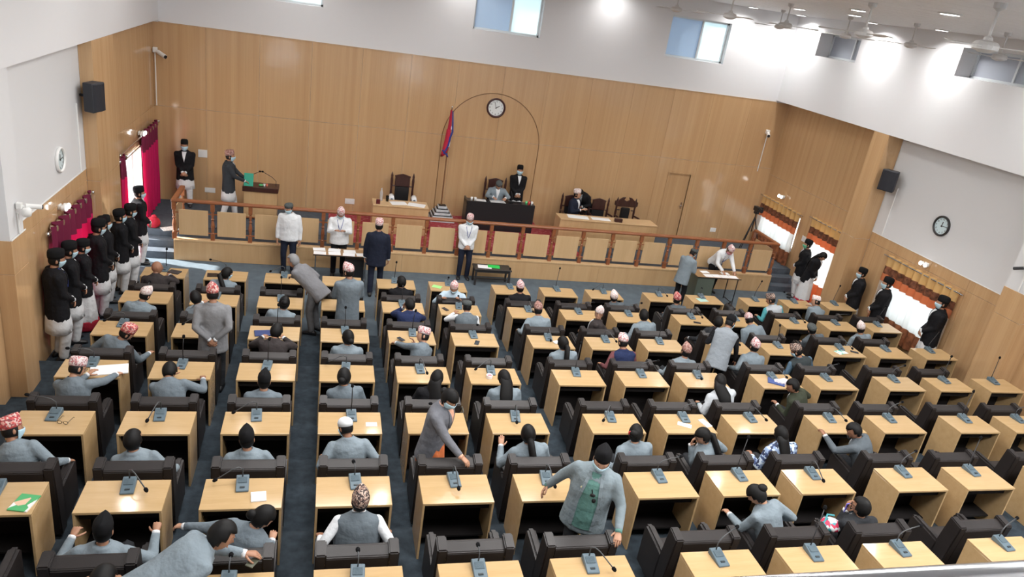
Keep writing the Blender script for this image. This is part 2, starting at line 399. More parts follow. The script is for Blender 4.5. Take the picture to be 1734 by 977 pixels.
# stage
st = MB().box(-3.2, 12.35, SF+.02, 18.0, 0, SZ).box(XLW, XRW, 17.95, YB, 0, SZ)
stg = struct('stage', st, SCARP)
panels(stg, 'y', SF, SF+.03, span(-3.2, 12.35, 2.44), [0, SZ-.03], name='fascia_board', m=STAGEW)
part('nosing', box(-3.2, 12.35, SF-.012, SF+.16, SZ-.03, SZ+.012), PALEW, stg, bevel=.004)
for n, (a, b) in enumerate(((XLW, -3.2), (12.35, XRW))):
    for k in range(3):
        part('step', box(a, b, SF+.05+.3*k, 17.96, SZ/3*k, SZ/3*(k+1)), SCARP, stg, bevel=.006)
    part('side_board', box(-3.215 if n == 0 else 12.345, -3.195 if n == 0 else 12.365, SF+.01, 17.95, 0, SZ), STAGEW, stg)
rug = MB().box(.2, 6.85, 17.62, 19.98, SZ, SZ+.008)
tag(part('red_carpet', rug, RED, None), 'red patterned carpet strip across the middle of the stage floor', 'carpet')
DAIS = .15
tag(part('dais', box(2.80, 6.05, 18.72, 20.03, SZ+.008, SZ+DAIS), RED, None), 'low red carpeted dais under the black presiding desk and the flag', 'dais')

# stage railing
rl = thing('stage_railing', 'long wooden railing of turned posts and pale boards along the stage edge', 'railing', (0, 17.12, SZ))
part('handrail', MB().prism([(-.05, .88), (.05, .88), (.062, .91), (.05, .945), (-.05, .945), (-.062, .91)], -3.25, 12.35, 'yz'), RAILW, rl, bevel=.006)
def baluster():
    return MB().box(-.044, .044, -.04, .04, 0, .16).lathe([(.036, .16), (.046, .18), (.028, .20), (.036, .26), (.045, .36), (.034, .44), (.024, .48), (.042, .51), (.024, .54), (.036, .62), (.028, .68), (.042, .70)], 10).box(-.044, .044, -.04, .04, .70, .89)
pm = baluster().mesh('post', .004)
PX = [-3.2+.8158*i for i in range(20)]
for x in PX:
    o = link('post', pm, RAILW, rl); o.location = (x, 0, 0)
bm_ = MB().box(-.31, .31, -.011, .011, .11, .71).mesh('board', .003)
br = [box(a, a+.10, -.008, .008, b, b+.025).mesh('bracket') for a in (-.41, .31) for b in (.62, .16)]
for i in range(19):
    o = link('board', bm_, PALEW, rl); o.location = ((PX[i]+PX[i+1])/2, 0, 0)
    for bm2 in br: link('bracket', bm2, RAILW, o)
for x, y1 in ((-3.2, 1.1), (12.3, 1.2)):
    part('return_rail', MB().prism([(x-.05, .88), (x+.05, .88), (x+.055, .91), (x+.045, .945), (x-.045, .945), (x-.055, .91)], .03, y1, 'xz'), RAILW, rl)
    o = link('post', pm, RAILW, rl); o.location = (x, y1, 0)
    part('board', box(x-.011, x+.011, .15, y1-.15, .11, .71), PALEW, rl)

# balcony rail in front of the camera
gr = thing('balcony_handrail', 'polished steel handrail of the gallery crossing the bottom right corner', 'handrail', (0, 1.2, 0))
part('rail_tube', MB().tube([(-1.5, 0, 5.497), (4.2, 0, 5.497)], .028, 20), STEEL, gr, smooth=True)
for x in (-1.2, 3.9): part('rail_post', MB().tube([(x, 0, 1.0), (x, 0, 5.48)], .022, 12), STEEL, gr)
# ================================================================ FITTINGS ON THE WALLS AND CEILING
# downlights
GLOW = mat('lit diffuser', (1, 1, 1), .5, emit=((1, .98, .95), 12))
dl = MB().lathe([(.0, .0), (.15, .0), (.16, -.012), (.135, -.02), (.13, -.02)], 20).mesh('trim_ring')
dd = MB().lathe([(.0, -.014), (.13, -.016), (.12, -.02), (0, -.021)], 20).mesh('diffuser')
DLS = [(9.9, 15.4), (8.7, 11.8), (7.95, 8.9), (11.1, 19.45), (7.3, 19.5), (3.3, 19.5), (12.5, 19.3), (12.45, 16.25), (12.4, 13.95), (12.4, 10.9), (-.8, 19.5), (-3.2, 16), (-3.55, 13.55), (1.6, 13.5), (-1.55, 16.6), (1.6, 16.6), (10.2, 13.9)]
DLAB = ['round ceiling downlight nearest above the third fan from the corner', 'round ceiling downlight second from the far corner in the middle line', 'round ceiling downlight third from the far corner in the middle line',
        'ceiling downlight above the rightmost window of the back wall', 'ceiling downlight washing the back wall right of the clock', 'ceiling downlight washing the back wall above the flag',
        'ceiling downlight in the far corner where back and right walls meet', 'ceiling downlight between the two small windows, farther one, by right wall', 'ceiling downlight washing the right wall just before the wide window',
        'ceiling downlight washing the right wall nearest the gallery', 'ceiling downlight washing the back wall over the lectern', 'ceiling downlight washing the left wall over the magenta curtains', 'ceiling downlight by the left wall over the row of guards', 'ceiling downlight over the fourth row beside the narrow aisle', 'ceiling downlight over the left front desks', 'ceiling downlight over the clerk table on the left', 'ceiling downlight between the last two fans of the right line']
for i, (x, y) in enumerate(DLS):
    t = thing('downlight', DLAB[i], 'ceiling light', (x, y, ZC), 0, 'downlights in the ceiling')
    link('trim_ring', dl, WPLA, t); link('diffuser', dd, GLOW, t)
    l = bpy.data.lights.new('downlight_lamp', 'AREA'); l.shape = 'DISK'; l.size = .24; l.energy = 40 if i < 3 else (14 if i in (4, 5, 10, 11) or i > 11 else (22 if i == 3 else 36)); l.color = (1, .98, .96); l.spread = R(150)
    o = bpy.data.objects.new('downlight_lamp', l); o.location = (0, 0, -.03); o.parent = t; COL.objects.link(o)
# ceiling fans
FANW = mat('fan white enamel', (.62, .61, .60), .35)
def fan_mesh():
    rod = MB().lathe([(.0, 0), (.06, 0), (.055, -.05), (.014, -.08), (.014, -.30), (.04, -.32), (.05, -.36)], 12)
    mot = MB().lathe([(.02, -.34), (.10, -.36), (.125, -.39), (.12, -.43), (.05, -.46), (0, -.462)], 16)
    bl = MB()
    bl.add([(.10, -.03, -.40), (.20, -.05, -.402), (.60, -.065, -.395), (.62, .0, -.405), (.60, .065, -.415), (.20, .05, -.408), (.10, .03, -.405)] +
           [(.10, -.03, -.394), (.20, -.05, -.396), (.60, -.065, -.389), (.62, .0, -.399), (.60, .065, -.409), (.20, .05, -.402), (.10, .03, -.399)],
           [tuple(range(6, -1, -1)), tuple(range(7, 14))]+[(i, (i+1) % 7, (i+1) % 7+7, i+7) for i in range(7)])
    return rod.mesh('rod', smooth=False), mot.mesh('motor'), bl.mesh('blade')
fr, fm, fb = fan_mesh()
FANS = [(11, 17.8, 'fan line beside the right wall, farthest one in the corner'), (11, 15.1, 'fan line beside the right wall, just above the small window'), (11, 13.05, 'fan line beside the right wall, between the two windows'), (11, 10.9, 'fan line beside the right wall, above the wide window'),
        (7.3, 16.0, 'middle fan line, farthest, left of the right back window'), (7.1, 13.2, 'middle fan line, over the right back window'), (8.6, 13.7, 'alone between the two fan lines near the corner'), (7.2, 9.5, 'middle fan line, second nearest the gallery'), (6.2, 6.35, 'middle fan line, nearest the gallery')]
for i, (x, y, s) in enumerate(FANS):
    t = thing('ceiling_fan', 'white three-blade ceiling fan, '+s, 'ceiling fan', (x, y, ZC), .4+i*.9, 'ceiling fans')
    link('rod', fr, FANW, t); link('motor', fm, FANW, t)
    for k in range(3): o = link('blade', fb, FANW, t); o.rotation_euler.z = k*2.0944
# clocks
def numerals(parent, r, s, m):
    for k in range(12):
        a = math.pi/2-(k+1)*math.pi/6
        c = bpy.data.curves.new('numeral', 'FONT'); c.body = str(k+1); c.size = s; c.align_x = 'CENTER'; c.align_y = 'CENTER'; c.extrude = .001
        o = bpy.data.objects.new('numeral', c); COL.objects.link(o); o.location = (r*math.cos(a), r*math.sin(a), .014); c.materials.append(m); o.parent = parent
def clock(label, loc, rot, rad, fm, face, hh, mm):
    t = thing('wall_clock', label, 'clock', loc); t.rotation_euler = rot
    part('case', MB().lathe([(rad*.8, .0), (rad, .0), (rad*1.0, .035), (rad*.93, .05), (rad*.84, .04), (rad*.8, .02)], 36, cap=False), fm, t, smooth=True)
    f = part('dial', MB().lathe([(0, .005), (rad*.84, .005), (rad*.84, .012), (0, .012)], 32), face, t)
    numerals(f, rad*.66, rad*.24, BLACK)
    for nm, a, ln, w in (('hour_hand', hh*30+mm*.5, .42, .018), ('minute_hand', mm*6, .64, .012)):
        o = part(nm, MB().box(-w/2, w/2, -rad*.1, rad*ln, .016, .019), BLACK, t); o.rotation_euler.z = -R(a)
    part('hub', MB().lathe([(.014, .012), (.014, .024), (0, .024)], 10), BLACK, t)
MAHOG = mat('mahogany case', (.05, .012, .012), .3)
DIAL = mat('clock dial', (.82, .86, .86), .5)
clock('round wall clock with dark red case under the arch on the back wall', (4.49, YB-.016, 3.80), (R(90), 0, 0), .265, MAHOG, DIAL, 1, 57)
clock('round black-rimmed wall clock on the grey plaster of the right wall', (XRW-.013, 13.1, 3.37), (R(90), 0, R(-90)), .23, mat('black case', (.02, .02, .022), .35), mat('clock dial pale blue', (.66, .80, .84), .5), 12, 14)
clock('round white-rimmed wall clock on the grey plaster of the left wall', (XLW+.013, 13.26, 3.16), (R(90), 0, R(90)), .21, WPLA, mat('clock dial pale', (.6, .7, .72), .5), 12, 14)
# loudspeakers
def speaker(label, loc, rz, conduit):
    t = thing('wall_speaker', label, 'loudspeaker', loc, rz)
    part('cabinet', MB().prism([(-.19, .0), (.19, .0), (.15, -.2), (-.15, -.2)], -.25, .25, 'xy'), mat('speaker cabinet', (.025, .027, .035), .5), t, bevel=.012)
    part('grille', MB().prism([(-.18, .0), (.18, .0), (.13, .03), (0, .045), (-.13, .03)], -.235, .235, 'xy'), mat('speaker grille', (.016, .017, .024), .7, bump=(200, .5, .01)), t, bevel=.006)
    part('bracket', MB().tube([(0, -.2, 0), (0, -.34, 0)], .025, 8), BLACK, t)
speaker('black loudspeaker on the grey plaster near the left pilaster', (XLW+.36, 14.42, 4.02), R(-105), 0)
speaker('black loudspeaker on the grey plaster near the right pilaster', (XRW-.36, 14.75, 3.93), R(120), 0)
def conduit(label, pts): tag(part('cable_conduit', MB().tube(pts, .014, 6), WPLA, None), label, 'conduit')
conduit('white cable conduit running down from the left loudspeaker', [(XLW+.022, 14.3, 3.9), (XLW+.022, 14.3, 2.69)])
conduit('white cable conduit running down from the right loudspeaker', [(XRW-.022, 14.72, 3.78), (XRW-.022, 14.72, 2.59)])
conduit('white cable conduit under the camera in the far left corner', [(XL-.08, 19.95, 4.2), (XL-.08, 19.95, 2.93)])
conduit('white cable conduit under the camera in the far right corner', [(XR-.02, YB-.03, 3.95), (XR-.02, YB-.03, 2.80)])
# security cameras
def seccam(label, loc, d, plane):
    t = thing('security_camera', label, 'camera', loc); d = Vector(d).normalized()
    part('mount', MB().box(-.05, .05, -.05, .05, -.06, .06), WPLA, t, bevel=.01)
    part('arm', MB().tube([(0, 0, 0), tuple(d*.12+Vector((0, 0, -.03)))], .02, 8), WPLA, t)
    a = d*.10; b = d*.36
    part('body', MB().tube([a, b], [.05, .05], 12), WPLA, t, smooth=False)
    part('lens', MB().tube([b, b+d*.02], [.042, .042], 12), BLACK, t)
    return t
seccam('white bullet camera in the far left corner', (XL-.07, 19.93, 4.26), (.6, -.5, -.25), 0)
seccam('white bullet camera in the far right corner', (XR-.05, YB-.06, 4.02), (-.4, -.9, -.2), 0)
t = seccam('white twin camera on the near left pilaster', (XL+.04, 10.75, 3.16), (.75, .3, -.1), 0); t.scale = (.72,)*3
part('dome', MB().lathe([(.0, -.22), (.07, -.19), (.085, -.13), (.085, -.06), (.05, -.03)], 14, (.12, -.02, 0)), WPLA, t, smooth=True)
conduit('white cable conduit under the twin camera on the left pilaster', [(XL+.012, 10.75, 3.05), (XL+.012, 10.75, 2.76)])
t = seccam('black camera on the near right pilaster at the picture edge', (XR-.03, 10.42, 3.40), (-.5, .6, -.3), 0); t.scale = (.6,)*3
for q in t.children: q.data.materials[0] = BLACK
conduit('white cable conduit under the camera on the near right pilaster', [(XR-.012, 10.42, 3.27), (XR-.012, 10.42, 2.92)])
# twin spot lights over the curtains
LAMPE = mat('lit bulb', (1, 1, 1), .3, emit=((1, .93, .88), 14))
def twin(label, loc, s):
    t = thing('twin_wall_light', label, 'wall light', loc)
    part('plate', MB().box(-.015, .015, -.06, .06, -.04, .04), WPLA, t, bevel=.005)
    for dy in (-.07, .07):
        h = part('lamp_head', MB().lathe([(.02, 0), (.045, .03*s), (.05, .09*s)], 12, (s*.02, dy, 0), 'x'), WPLA, t)
        part('bulb', MB().ell((s*.115, dy, 0), .03, .045, .045), LAMPE, h, smooth=True)
twin('twin wall light with lit bulbs over the near magenta curtain', (XLW+.03, 13.05, 2.42), 1)
twin('twin wall light with lit bulbs over the magenta curtain by the stage', (XLW+.13, 18.2, 2.6), 1)
twin('twin wall light with lit bulbs above the curtain in the far right corner', (XRW-.03, 19.0, 2.32), -1)
twin('twin wall light with lit bulbs above the wide curtain on the right wall', (XRW-.03, 13.1, 2.45), -1)
# sockets and switches
def plate(name, label, loc, w, h, axis='y'):
    t = thing(name, label, 'switch' if 'switch' in name else 'socket', loc)
    if axis == 'y': part('plate', box(-w/2, w/2, -.014, 0, -h/2, h/2), WPLA, t, bevel=.004); part('rocker', box(-w*.3, -w*.05, -.02, -.012, -h*.25, h*.25), WPLA, t, bevel=.003)
    else: part('plate', box(-.014, 0, -w/2, w/2, -h/2, h/2), WPLA, t, bevel=.004); part('rocker', box(-.02, -.012, -w*.3, -w*.05, -h*.25, h*.25), WPLA, t, bevel=.003)
plate('wall_socket', 'white double socket on the back wall left of the empty presiding chair', (.75, YB-.014, .83), .26, .15)
plate('wall_socket', 'white socket on the back wall behind the man carrying a green folder', (-2.85, YB-.014, .84), .26, .13)
plate('light_switch', 'white switch plate on the back wall beside the corner guard', (-3.02, YB-.014, 1.80), .22, .2)
plate('wall_socket', 'white socket on the back wall right of the narrow door', (11.95, YB-.014, .82), .2, .13)
plate('light_switch', 'white pair of switches on the right wall between the two far curtains', (XRW-.014, 17.45, 1.5), .34, .16, 'x')

# ================================================================ CURTAINS
def drape(y0, y1, z0, z1, x, amp, waves, m=None, zs=None):
    """pleated cloth with thickness, hanging in the plane x"""
    n = max(12, waves*8); zs = zs or [z0, (z0+z1)/2, z1]; mb = MB(); front = []
    for z in zs:
        row = []
        for i in range(n+1):
            u = i/n; a = 1+.25*math.sin(z*3+u*5)
            row.append(Vector((x+amp*a*math.sin(u*waves*2*math.pi)+.006*math.sin(z*7+u*19), y0+(y1-y0)*u, z)))
        front.append(row)
    k = len(zs); vs = [p for r in front for p in r]; off = len(vs)
    vs += [p+Vector((.004, 0, 0)) for p in vs]; fs = []
    for a in range(k-1):
        for i in range(n):
            q = (a*(n+1)+i, a*(n+1)+i+1, (a+1)*(n+1)+i+1, (a+1)*(n+1)+i); fs.append(q); fs.append(tuple(j+off for j in reversed(q)))
    return mb.add(vs, fs)
MAG = mat('magenta curtain', (.72, .02, .16), .7, .3, transl=.45)
MAGD = mat('maroon curtain heading', (.16, .012, .045), .7, .3, transl=.08)
def eyelet_curtain(label, y0, y1, z0, z1, x, waves, rod):
    t = thing('eyelet_curtain', label, 'curtain', (0, 0, 0))
    part('fabric', drape(y0, y1, z0, z1-.45, x, .05, waves, zs=[z0, z0+(z1-z0)*.3, z0+(z1-z0)*.6, z1-.45]), MAG, t, smooth=True)
    part('heading', drape(y0, y1, z1-.45, z1, x, .05, waves, zs=[z1-.45, z1-.2, z1]), MAGD, t, smooth=True)
    rd = part('rod', MB().tube([(x, rod[0], z1-.07), (x, rod[1], z1-.07)], .016, 8), STEEL, t)
    for yy in rod: part('finial', MB().ell((x, yy, z1-.07), .035, .035, .035), STEEL, rd, smooth=True)
    em = MB().lathe([(.028, -.05), (.045, -.05), (.045, .05), (.028, .05)], 12, (0, 0, 0), 'x').mesh('eyelet')
    for i in range(waves):
        o = link('eyelet', em, STEEL, t); o.location = (x, y0+(y1-y0)*(i+.5)/waves, z1-.07)
eyelet_curtain('magenta eyelet curtain with maroon heading behind the row of guards', 12.35, 14.5, .05, 2.3, XLW+.10, 7, (12.2, 14.6))
eyelet_curtain('magenta eyelet curtain drawn aside at the foot of the stage', 18.1, 19.75, SZ+.05, 2.62, XLW+.20, 6, (16.2, 19.9))
eyelet_curtain('narrow magenta curtain end on the near side of the bright doorway', 16.2, 16.6, .05, 2.5, XLW+.20, 2, (16.15, 16.65))
GLAREC = mat('glare white curtain cloth', (.9, .87, .83), .8, .2, transl=.85)
t = thing('added_sheer_curtain', 'white sheer curtain added to make the left side doorway glow', 'curtain')  # cloth added so that the doorway glows white
part('fabric', drape(17.55, 18.15, .05, 2.3, XLW+.15, .03, 5), GLAREC, t, smooth=True); part('rod', MB().tube([(XLW+.15, 16.9, 2.31), (XLW+.15, 18.3, 2.31)], .012, 8), STEEL, t)
GOLDC = mat('gold curtain band', (.78, .52, .22), .6, .4, transl=.30)
BRNC = mat('brown leafy curtain band', (.19, .07, .035), .6, .4, noise=((14, 14, 14), .7), transl=.12)
ORC = mat('rust curtain cloth', (.72, .27, .12), .6, .4, transl=.40)
GLAREC = mat('glare white curtain cloth', (.9, .85, .78), .8, .2, transl=.8)
BASEC = mat('brown rust curtain foot', (.30, .11, .05), .6, .4, noise=((9, 9, 9), .6), transl=.10)
def banded(label, y0, y1, z1, sill, zf, x, waves, gap=None):
    t = thing('banded_curtain', label, 'curtain', (0, 0, 0))
    zs = [(z1-.28, z1, GOLDC, 'gold_band'), (z1-.47, z1-.28, BRNC, 'brown_band'), (z1-.66, z1-.47, ORC, 'rust_band')]
    zs += [(sill, z1-.66, GLAREC, 'glare_white_panel'), (zf, sill, BASEC, 'curtain_foot')] if sill else [(zf+.55, z1-.66, GLAREC, 'glare_white_panel'), (zf, zf+.55, ORC, 'curtain_foot')]  # middle of the same cloth, coloured white for the glare of daylight behind
    for a, b, m, n in zs: part(n, drape(y0, y1, a, b, x, .028, waves, zs=[a, (a+b)/2, b]), m, t, smooth=True)
    part('rod', MB().tube([(x-.01, y0-.12, z1-.05), (x-.01, y1+.12, z1-.05)], .016, 8), STEEL, t)
banded('gold, brown and rust banded curtain in the far corner by the tripod', 17.85, 19.9, 2.15, .93, SZ+.02, XRW-.12, 9)
banded('narrow gold and rust banded curtain over the right side door', 16.0, 17.3, 2.25, 0, .03, XRW-.12, 6)
banded('wide gold, brown and rust banded curtain behind the last two guards', 11.95, 14.2, 2.28, .88, .45, XRW-.10, 10)

# ================================================================ FURNITURE ON THE STAGE
# lectern
t = thing('lectern', 'pale wooden lectern with a dark slab top and two thin microphones', 'lectern', (-1.5, 19.0, SZ))
part('body', box(-.40, .40, -.12, .28, .03, .74), STAGEW, t, bevel=.006); part('plinth', box(-.38, .38, -.10, .26, 0, .03), BLACK, t)
part('top', box(-.43, .43, -.17, .32, .74, .86), DARKW, t, bevel=.008)
for s in (-1, 1):
    m_ = part('microphone', MB().tube([(s*.36, .05, .86), (s*.36, .05, 1.0), (s*.26, .04, 1.1), (s*.05, .02, 1.22)], .007, 6), BLACK, t)
    part('foam_tip', MB().ell((s*.03, .02, 1.23), .03, .022, .022), FOAM, m_)
tag(part('water_glass', MB().lathe([(.03, 0), (.034, .10), (.031, .10), (.028, .006)], 12, (-1.73, 18.98, SZ+.86)), GLASS, None), 'clear water glass standing on the lectern top', 'glass')
tag(part('green_cloth', MB().ell((-1.5, 19.0, SZ+.885), .06, .05, .028), mat('green cloth', (.1, .42, .16), .8), None), 'small green bundle on the lectern top', 'bundle')
for i, dx in enumerate((.08, .14)): tag(part('small_cup', MB().lathe([(.025, 0), (.032, .055), (.028, .055), (.022, .008)], 12, (-1.5+dx, 19.02+.02*i, SZ+.86)), mat('coral cup', (.75, .22, .15), .5) if i else WPLA, None), ('white' if not i else 'coral')+' small cup on the lectern top', 'cup')
# side desks
def stage_desk(label, x0, x1, y0, y1, h, m, top, name='stage_desk'):
    t = thing(name, label, 'desk', ((x0+x1)/2, (y0+y1)/2, SZ)); hx, hy = (x1-x0)/2, (y1-y0)/2
    part('top', box(-hx-.02, hx+.02, -hy-.02, hy+.02, h-.03, h), top, t, bevel=.004)
    part('front_panel', box(-hx+.02, hx-.02, -hy, -hy+.025, .01, h-.03), m, t)
    for s in (-1, 1): part('side_panel', box(s*hx-.02, s*hx+.02, -hy, hy, 0, h-.03), m, t)
    return t
stage_desk('pale wooden desk in front of the single empty carved chair', 1.30, 2.70, 18.45, 19.0, .77, STAGEW, PALEW)
stage_desk('long pale wooden desk in front of three carved chairs', 6.38, 9.25, 18.48, 18.98, .77, STAGEW, PALEW)
BLKD = mat('black laminate', (.016, .017, .020), .3)
t = thing('presiding_desk', 'big black desk of the presiding speaker with raised front', 'desk', (4.75, 19.02, SZ+DAIS))
part('front_panel', box(-.94, .94, -.14, -.11, 0, .80), BLKD, t, bevel=.004); part('top', box(-.96, .96, -.12, .34, .72, .75), BLKD, t)
for s in (-1, 1): part('side_panel', box(s*.94-.02, s*.94+.02, -.12, .36, 0, .80), BLKD, t, bevel=.004)
# carved chairs
def carved_chair(label, loc, rz=0, h=1.3, pedi=0):
    t = thing('carved_chair', label, 'chair', loc, rz, 'carved dark wood chairs on the stage')
    part('seat', box(-.30, .30, -.26, .28, .40, .50), mat('black leather', (.015, .015, .016), .35), t, bevel=.03, seg=2)
    if pedi:
        part('crest', MB().prism([(-.36, h-.22), (-.36, h-.10), (-.24, h-.06), (-.14, h+.02), (-.05, h+.03), (-.09, h-.05), (0, h-.09), (.09, h-.05), (.05, h+.03), (.14, h+.02), (.24, h-.06), (.36, h-.10), (.36, h-.22), (.30, h-.26), (-.30, h-.26)], -.33, -.28, 'xz'), DARKW, t, bevel=.006)
    else:
        part('crest', MB().prism([(-.20, h-.38), (-.20, h-.12), (-.22, h-.08), (-.12, h-.05), (0, h-.02), (.12, h-.05), (.22, h-.08), (.20, h-.12), (.20, h-.38)], -.33, -.28, 'xz'), DARKW, t, bevel=.006)
    part('back_cushion', box(-.19 if not pedi else -.14, .19 if not pedi else .14, -.335, -.26, .50, h-.36 if not pedi else h-.28), mat('black leather', (.015, .015, .016), .35), t, bevel=.02, seg=2)
    for s in (-1, 1):
        part('back_post', MB().lathe([(.03, .0), (.03, .5), (.04, .55), (.026, .62), (.034, .8), (.026, .9), (.036, h-.2), (.028, h-.12), (.034, h-.08), (.012, h), (.0, h+.03)], 10, (s*.29, -.30, 0)), DARKW, t, smooth=True)
        part('armrest', MB().tube([(s*.30, -.28, .70), (s*.33, 0, .72), (s*.33, .24, .70), (s*.33, .27, .64)], [.025, .03, .035, .025], 8), DARKW, t)
        part('leg', MB().tube([(s*.28, .24, .42), (s*.29, .25, .2), (s*.29, .25, 0)], [.035, .03, .024], 8), DARKW, t)
        part('rail', MB().tube([(s*.29, -.30, h-.36), (s*.18, -.30, h-.36)], .016, 6), DARKW, t)
carved_chair('empty tall carved chair with black leather back behind the left stage desk', (2.10, 19.35, SZ), R(180), 1.35)
carved_chair('tall carved chair occupied by the presiding speaker', (4.70, 19.42, SZ+DAIS), R(180), 1.30)
carved_chair('carved chair occupied by the man in the navy suit', (7.0, 19.35, SZ), R(180), 1.18)
carved_chair('empty carved chair with rounded crest next to the bowing man', (7.83, 19.30, SZ), R(180), 1.16)
carved_chair('empty carved chair with a broken pediment crest, last on the stage', (8.66, 19.25, SZ), R(180), 1.22, 1)
# flag on stepped pedestal
t = thing('flag_pedestal', 'five-tier stepped grey marble pedestal holding the flagpole', 'pedestal', (3.25, 19.62, SZ+DAIS))
MARB = mat('grey marble', (.62, .66, .69), .35, noise=((8, 8, 8), .12))
for k in range(5):
    q = .34-.055*k; part('tier', box(-q, q, -q, q, .082*k, .082*(k+1)-.012), MARB, t, bevel=.008); part('joint', box(-q+.02, q-.02, -q+.02, q-.02, .082*(k+1)-.013, .082*(k+1)), BLACK, t)
t = thing('national_flag', 'furled crimson flag with blue border on a wooden pole', 'flag', (3.22, 19.62, SZ+DAIS+.41))
part('pole', MB().tube([(0, 0, 0), (0.0, 0, 2.66)], [.022, .017], 10), mat('brass pole', (.22, .11, .05), .3), t)
part('finial', MB().ell((0, 0, 2.69), .02, .02, .04), STEEL, t)
CRIM = mat('crimson flag silk', (.52, .02, .06), .6, .3); FBLU = mat('blue flag border', (.035, .05, .25), .6, .3); FWHT = mat('white flag emblem', (.8, .8, .82), .6)
def fold(z0, z1, w0, w1, ph, m, n, dx=0):
    rings = []
    for i in range(9):
        u = i/8; z = z1+(z0-z1)*u; w = w1+(w0-w1)*u
        rings.append([Vector((-.03+dx+w*(.5+.55*math.cos(a+.3*u))-w*.8*u*.6, .05*math.sin(2*a+ph+u*2)+.045*math.sin(a), z+.10*math.cos(a)*u)) for a in [2*math.pi*k/14 for k in range(14)]])
    return part(n, MB().loft(rings), m, t, smooth=True)
fold(1.75, 2.62, .13, .03, 0, CRIM, 'upper_pennant'); fold(1.45, 2.1, .19, .08, 1, CRIM, 'lower_pennant', -.04)
part('blue_border', MB().tube([(.02, -.06, 2.6), (.05, -.07, 2.3), (.07, -.07, 2.05), (.02, -.075, 1.9), (.0, -.08, 1.7), (-.10, -.08, 1.45)], [.014, .022, .026, .03, .028, .022], 8), FBLU, t)
part('blue_hem', MB().tube([(-.14, -.05, 1.55), (-.08, -.06, 1.47), (-.02, -.05, 1.44), (.03, -.03, 1.36)], [.02, .028, .03, .012], 8), FBLU, t)
part('white_emblem', MB().ell((.035, -.066, 2.16), .03, .012, .05), FWHT, t); part('white_emblem', MB().ell((.01, -.085, 1.74), .03, .014, .10), FWHT, t)
# tripod with video camera
t = thing('tripod', 'black tripod by the far right curtain', 'tripod', (12.55, 18.9, SZ))
for a in (80, 200, 320): part('leg', MB().tube([(0, 0, 1.15), (.42*math.cos(R(a)), .42*math.sin(R(a)), 0)], [.02, .012], 8), BLACK, t)
part('column', MB().tube([(0, 0, .7), (0, 0, 1.28)], .016, 8), BLACK, t); part('head', box(-.06, .06, -.06, .06, 1.26, 1.34), BLACK, t, bevel=.01)
t2 = thing('video_camera', 'black video camera mounted on the tripod', 'camera', (12.55, 18.9, SZ+1.34))
part('body', box(-.06, .06, -.15, .13, 0, .14), BLACK, t2, bevel=.015); part('lens', MB().lathe([(.05, -.15), (.06, -.17), (.06, -.25), (.045, -.25)], 14, (0, 0, .07), 'y'), BLACK, t2); part('viewfinder', box(.06, .17, -.05, .03, .07, .13), BLACK, t2, bevel=.006)
# small things on the stage desks
def sheet(name, label, x, y, z, w=.21, h=.297, rz=0, m=None, th=.004, cat='paper', group=None):
    o = part(name, box(-w/2, w/2, -h/2, h/2, 0, th), m or PAPER, None); o.location = (x, y, z); o.rotation_euler = (0, 0, rz); return tag(o, label, cat, group)
def lathe_thing(name, label, cat, prof, loc, m, n=14):
    o = part(name, MB().lathe(prof, n), m, None, smooth=True); o.location = loc; return tag(o, label, cat)
zt = SZ+.77
sheet('paper_sheaf', 'white papers lying left on the left stage desk', 1.95, 18.72, zt, .42, .3, .2); sheet('paper_sheaf', 'white papers lying right on the left stage desk', 2.42, 18.68, zt, .45, .3, -.25)
BOT = [(.03, 0), (.033, .02), (.033, .16), (.014, .21), (.014, .24), (0, .24)]
lathe_thing('water_bottle', 'tall clear water bottle with white label on the left stage desk', 'bottle', [(a*1.2, b*1.4) for a, b in BOT], (1.50, 18.85, zt), mat('bottle plastic', (.75, .72, .70), .2, trans=.5))
lathe_thing('water_glass', 'clear glass beside the tall bottle on the left stage desk', 'glass', [(.035, 0), (.04, .15), (.035, .15), (.03, .01)], (1.66, 18.83, zt), GLASS)
tag(part('red_box', box(1.36, 1.46, 18.52, 18.6, zt, zt+.11), mat('dark red box', (.10, .01, .015), .4), None, bevel=.004), 'small dark red box on the left corner of the left stage desk', 'box')
for i, (x, n) in enumerate(((1.86, 'left'), (2.38, 'right'))):
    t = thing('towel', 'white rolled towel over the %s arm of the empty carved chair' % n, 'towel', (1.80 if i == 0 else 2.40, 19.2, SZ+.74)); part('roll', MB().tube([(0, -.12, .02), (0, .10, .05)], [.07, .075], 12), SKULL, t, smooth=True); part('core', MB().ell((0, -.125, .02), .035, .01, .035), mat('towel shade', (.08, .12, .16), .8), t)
zt = SZ+DAIS+.75
sheet('paper_sheaf', 'white open papers before the presiding speaker', 4.70, 19.18, zt, .42, .25, .05); sheet('paper_sheaf', 'white papers beside the speaker on the black desk', 4.22, 19.2, zt, .3, .2, -.1)
for i, (x, m, n) in enumerate(((3.95, WPLA, 'white cup nearest the left end of the black desk'), (4.05, WPLA, 'white cup next to the end cup on the black desk'), (5.50, mat('green glass', (.10, .5, .2), .3), 'green tumbler on the black desk'), (5.58, mat('red cup', (.6, .05, .05), .4), 'red cup on the black desk'), (5.66, WPLA, 'white cup at the right end of the black desk'))):
    lathe_thing('cup', n, 'cup', [(.026, 0), (.036, .10), (.031, .10), (.022, .01)], (x, 19.1, zt), m)
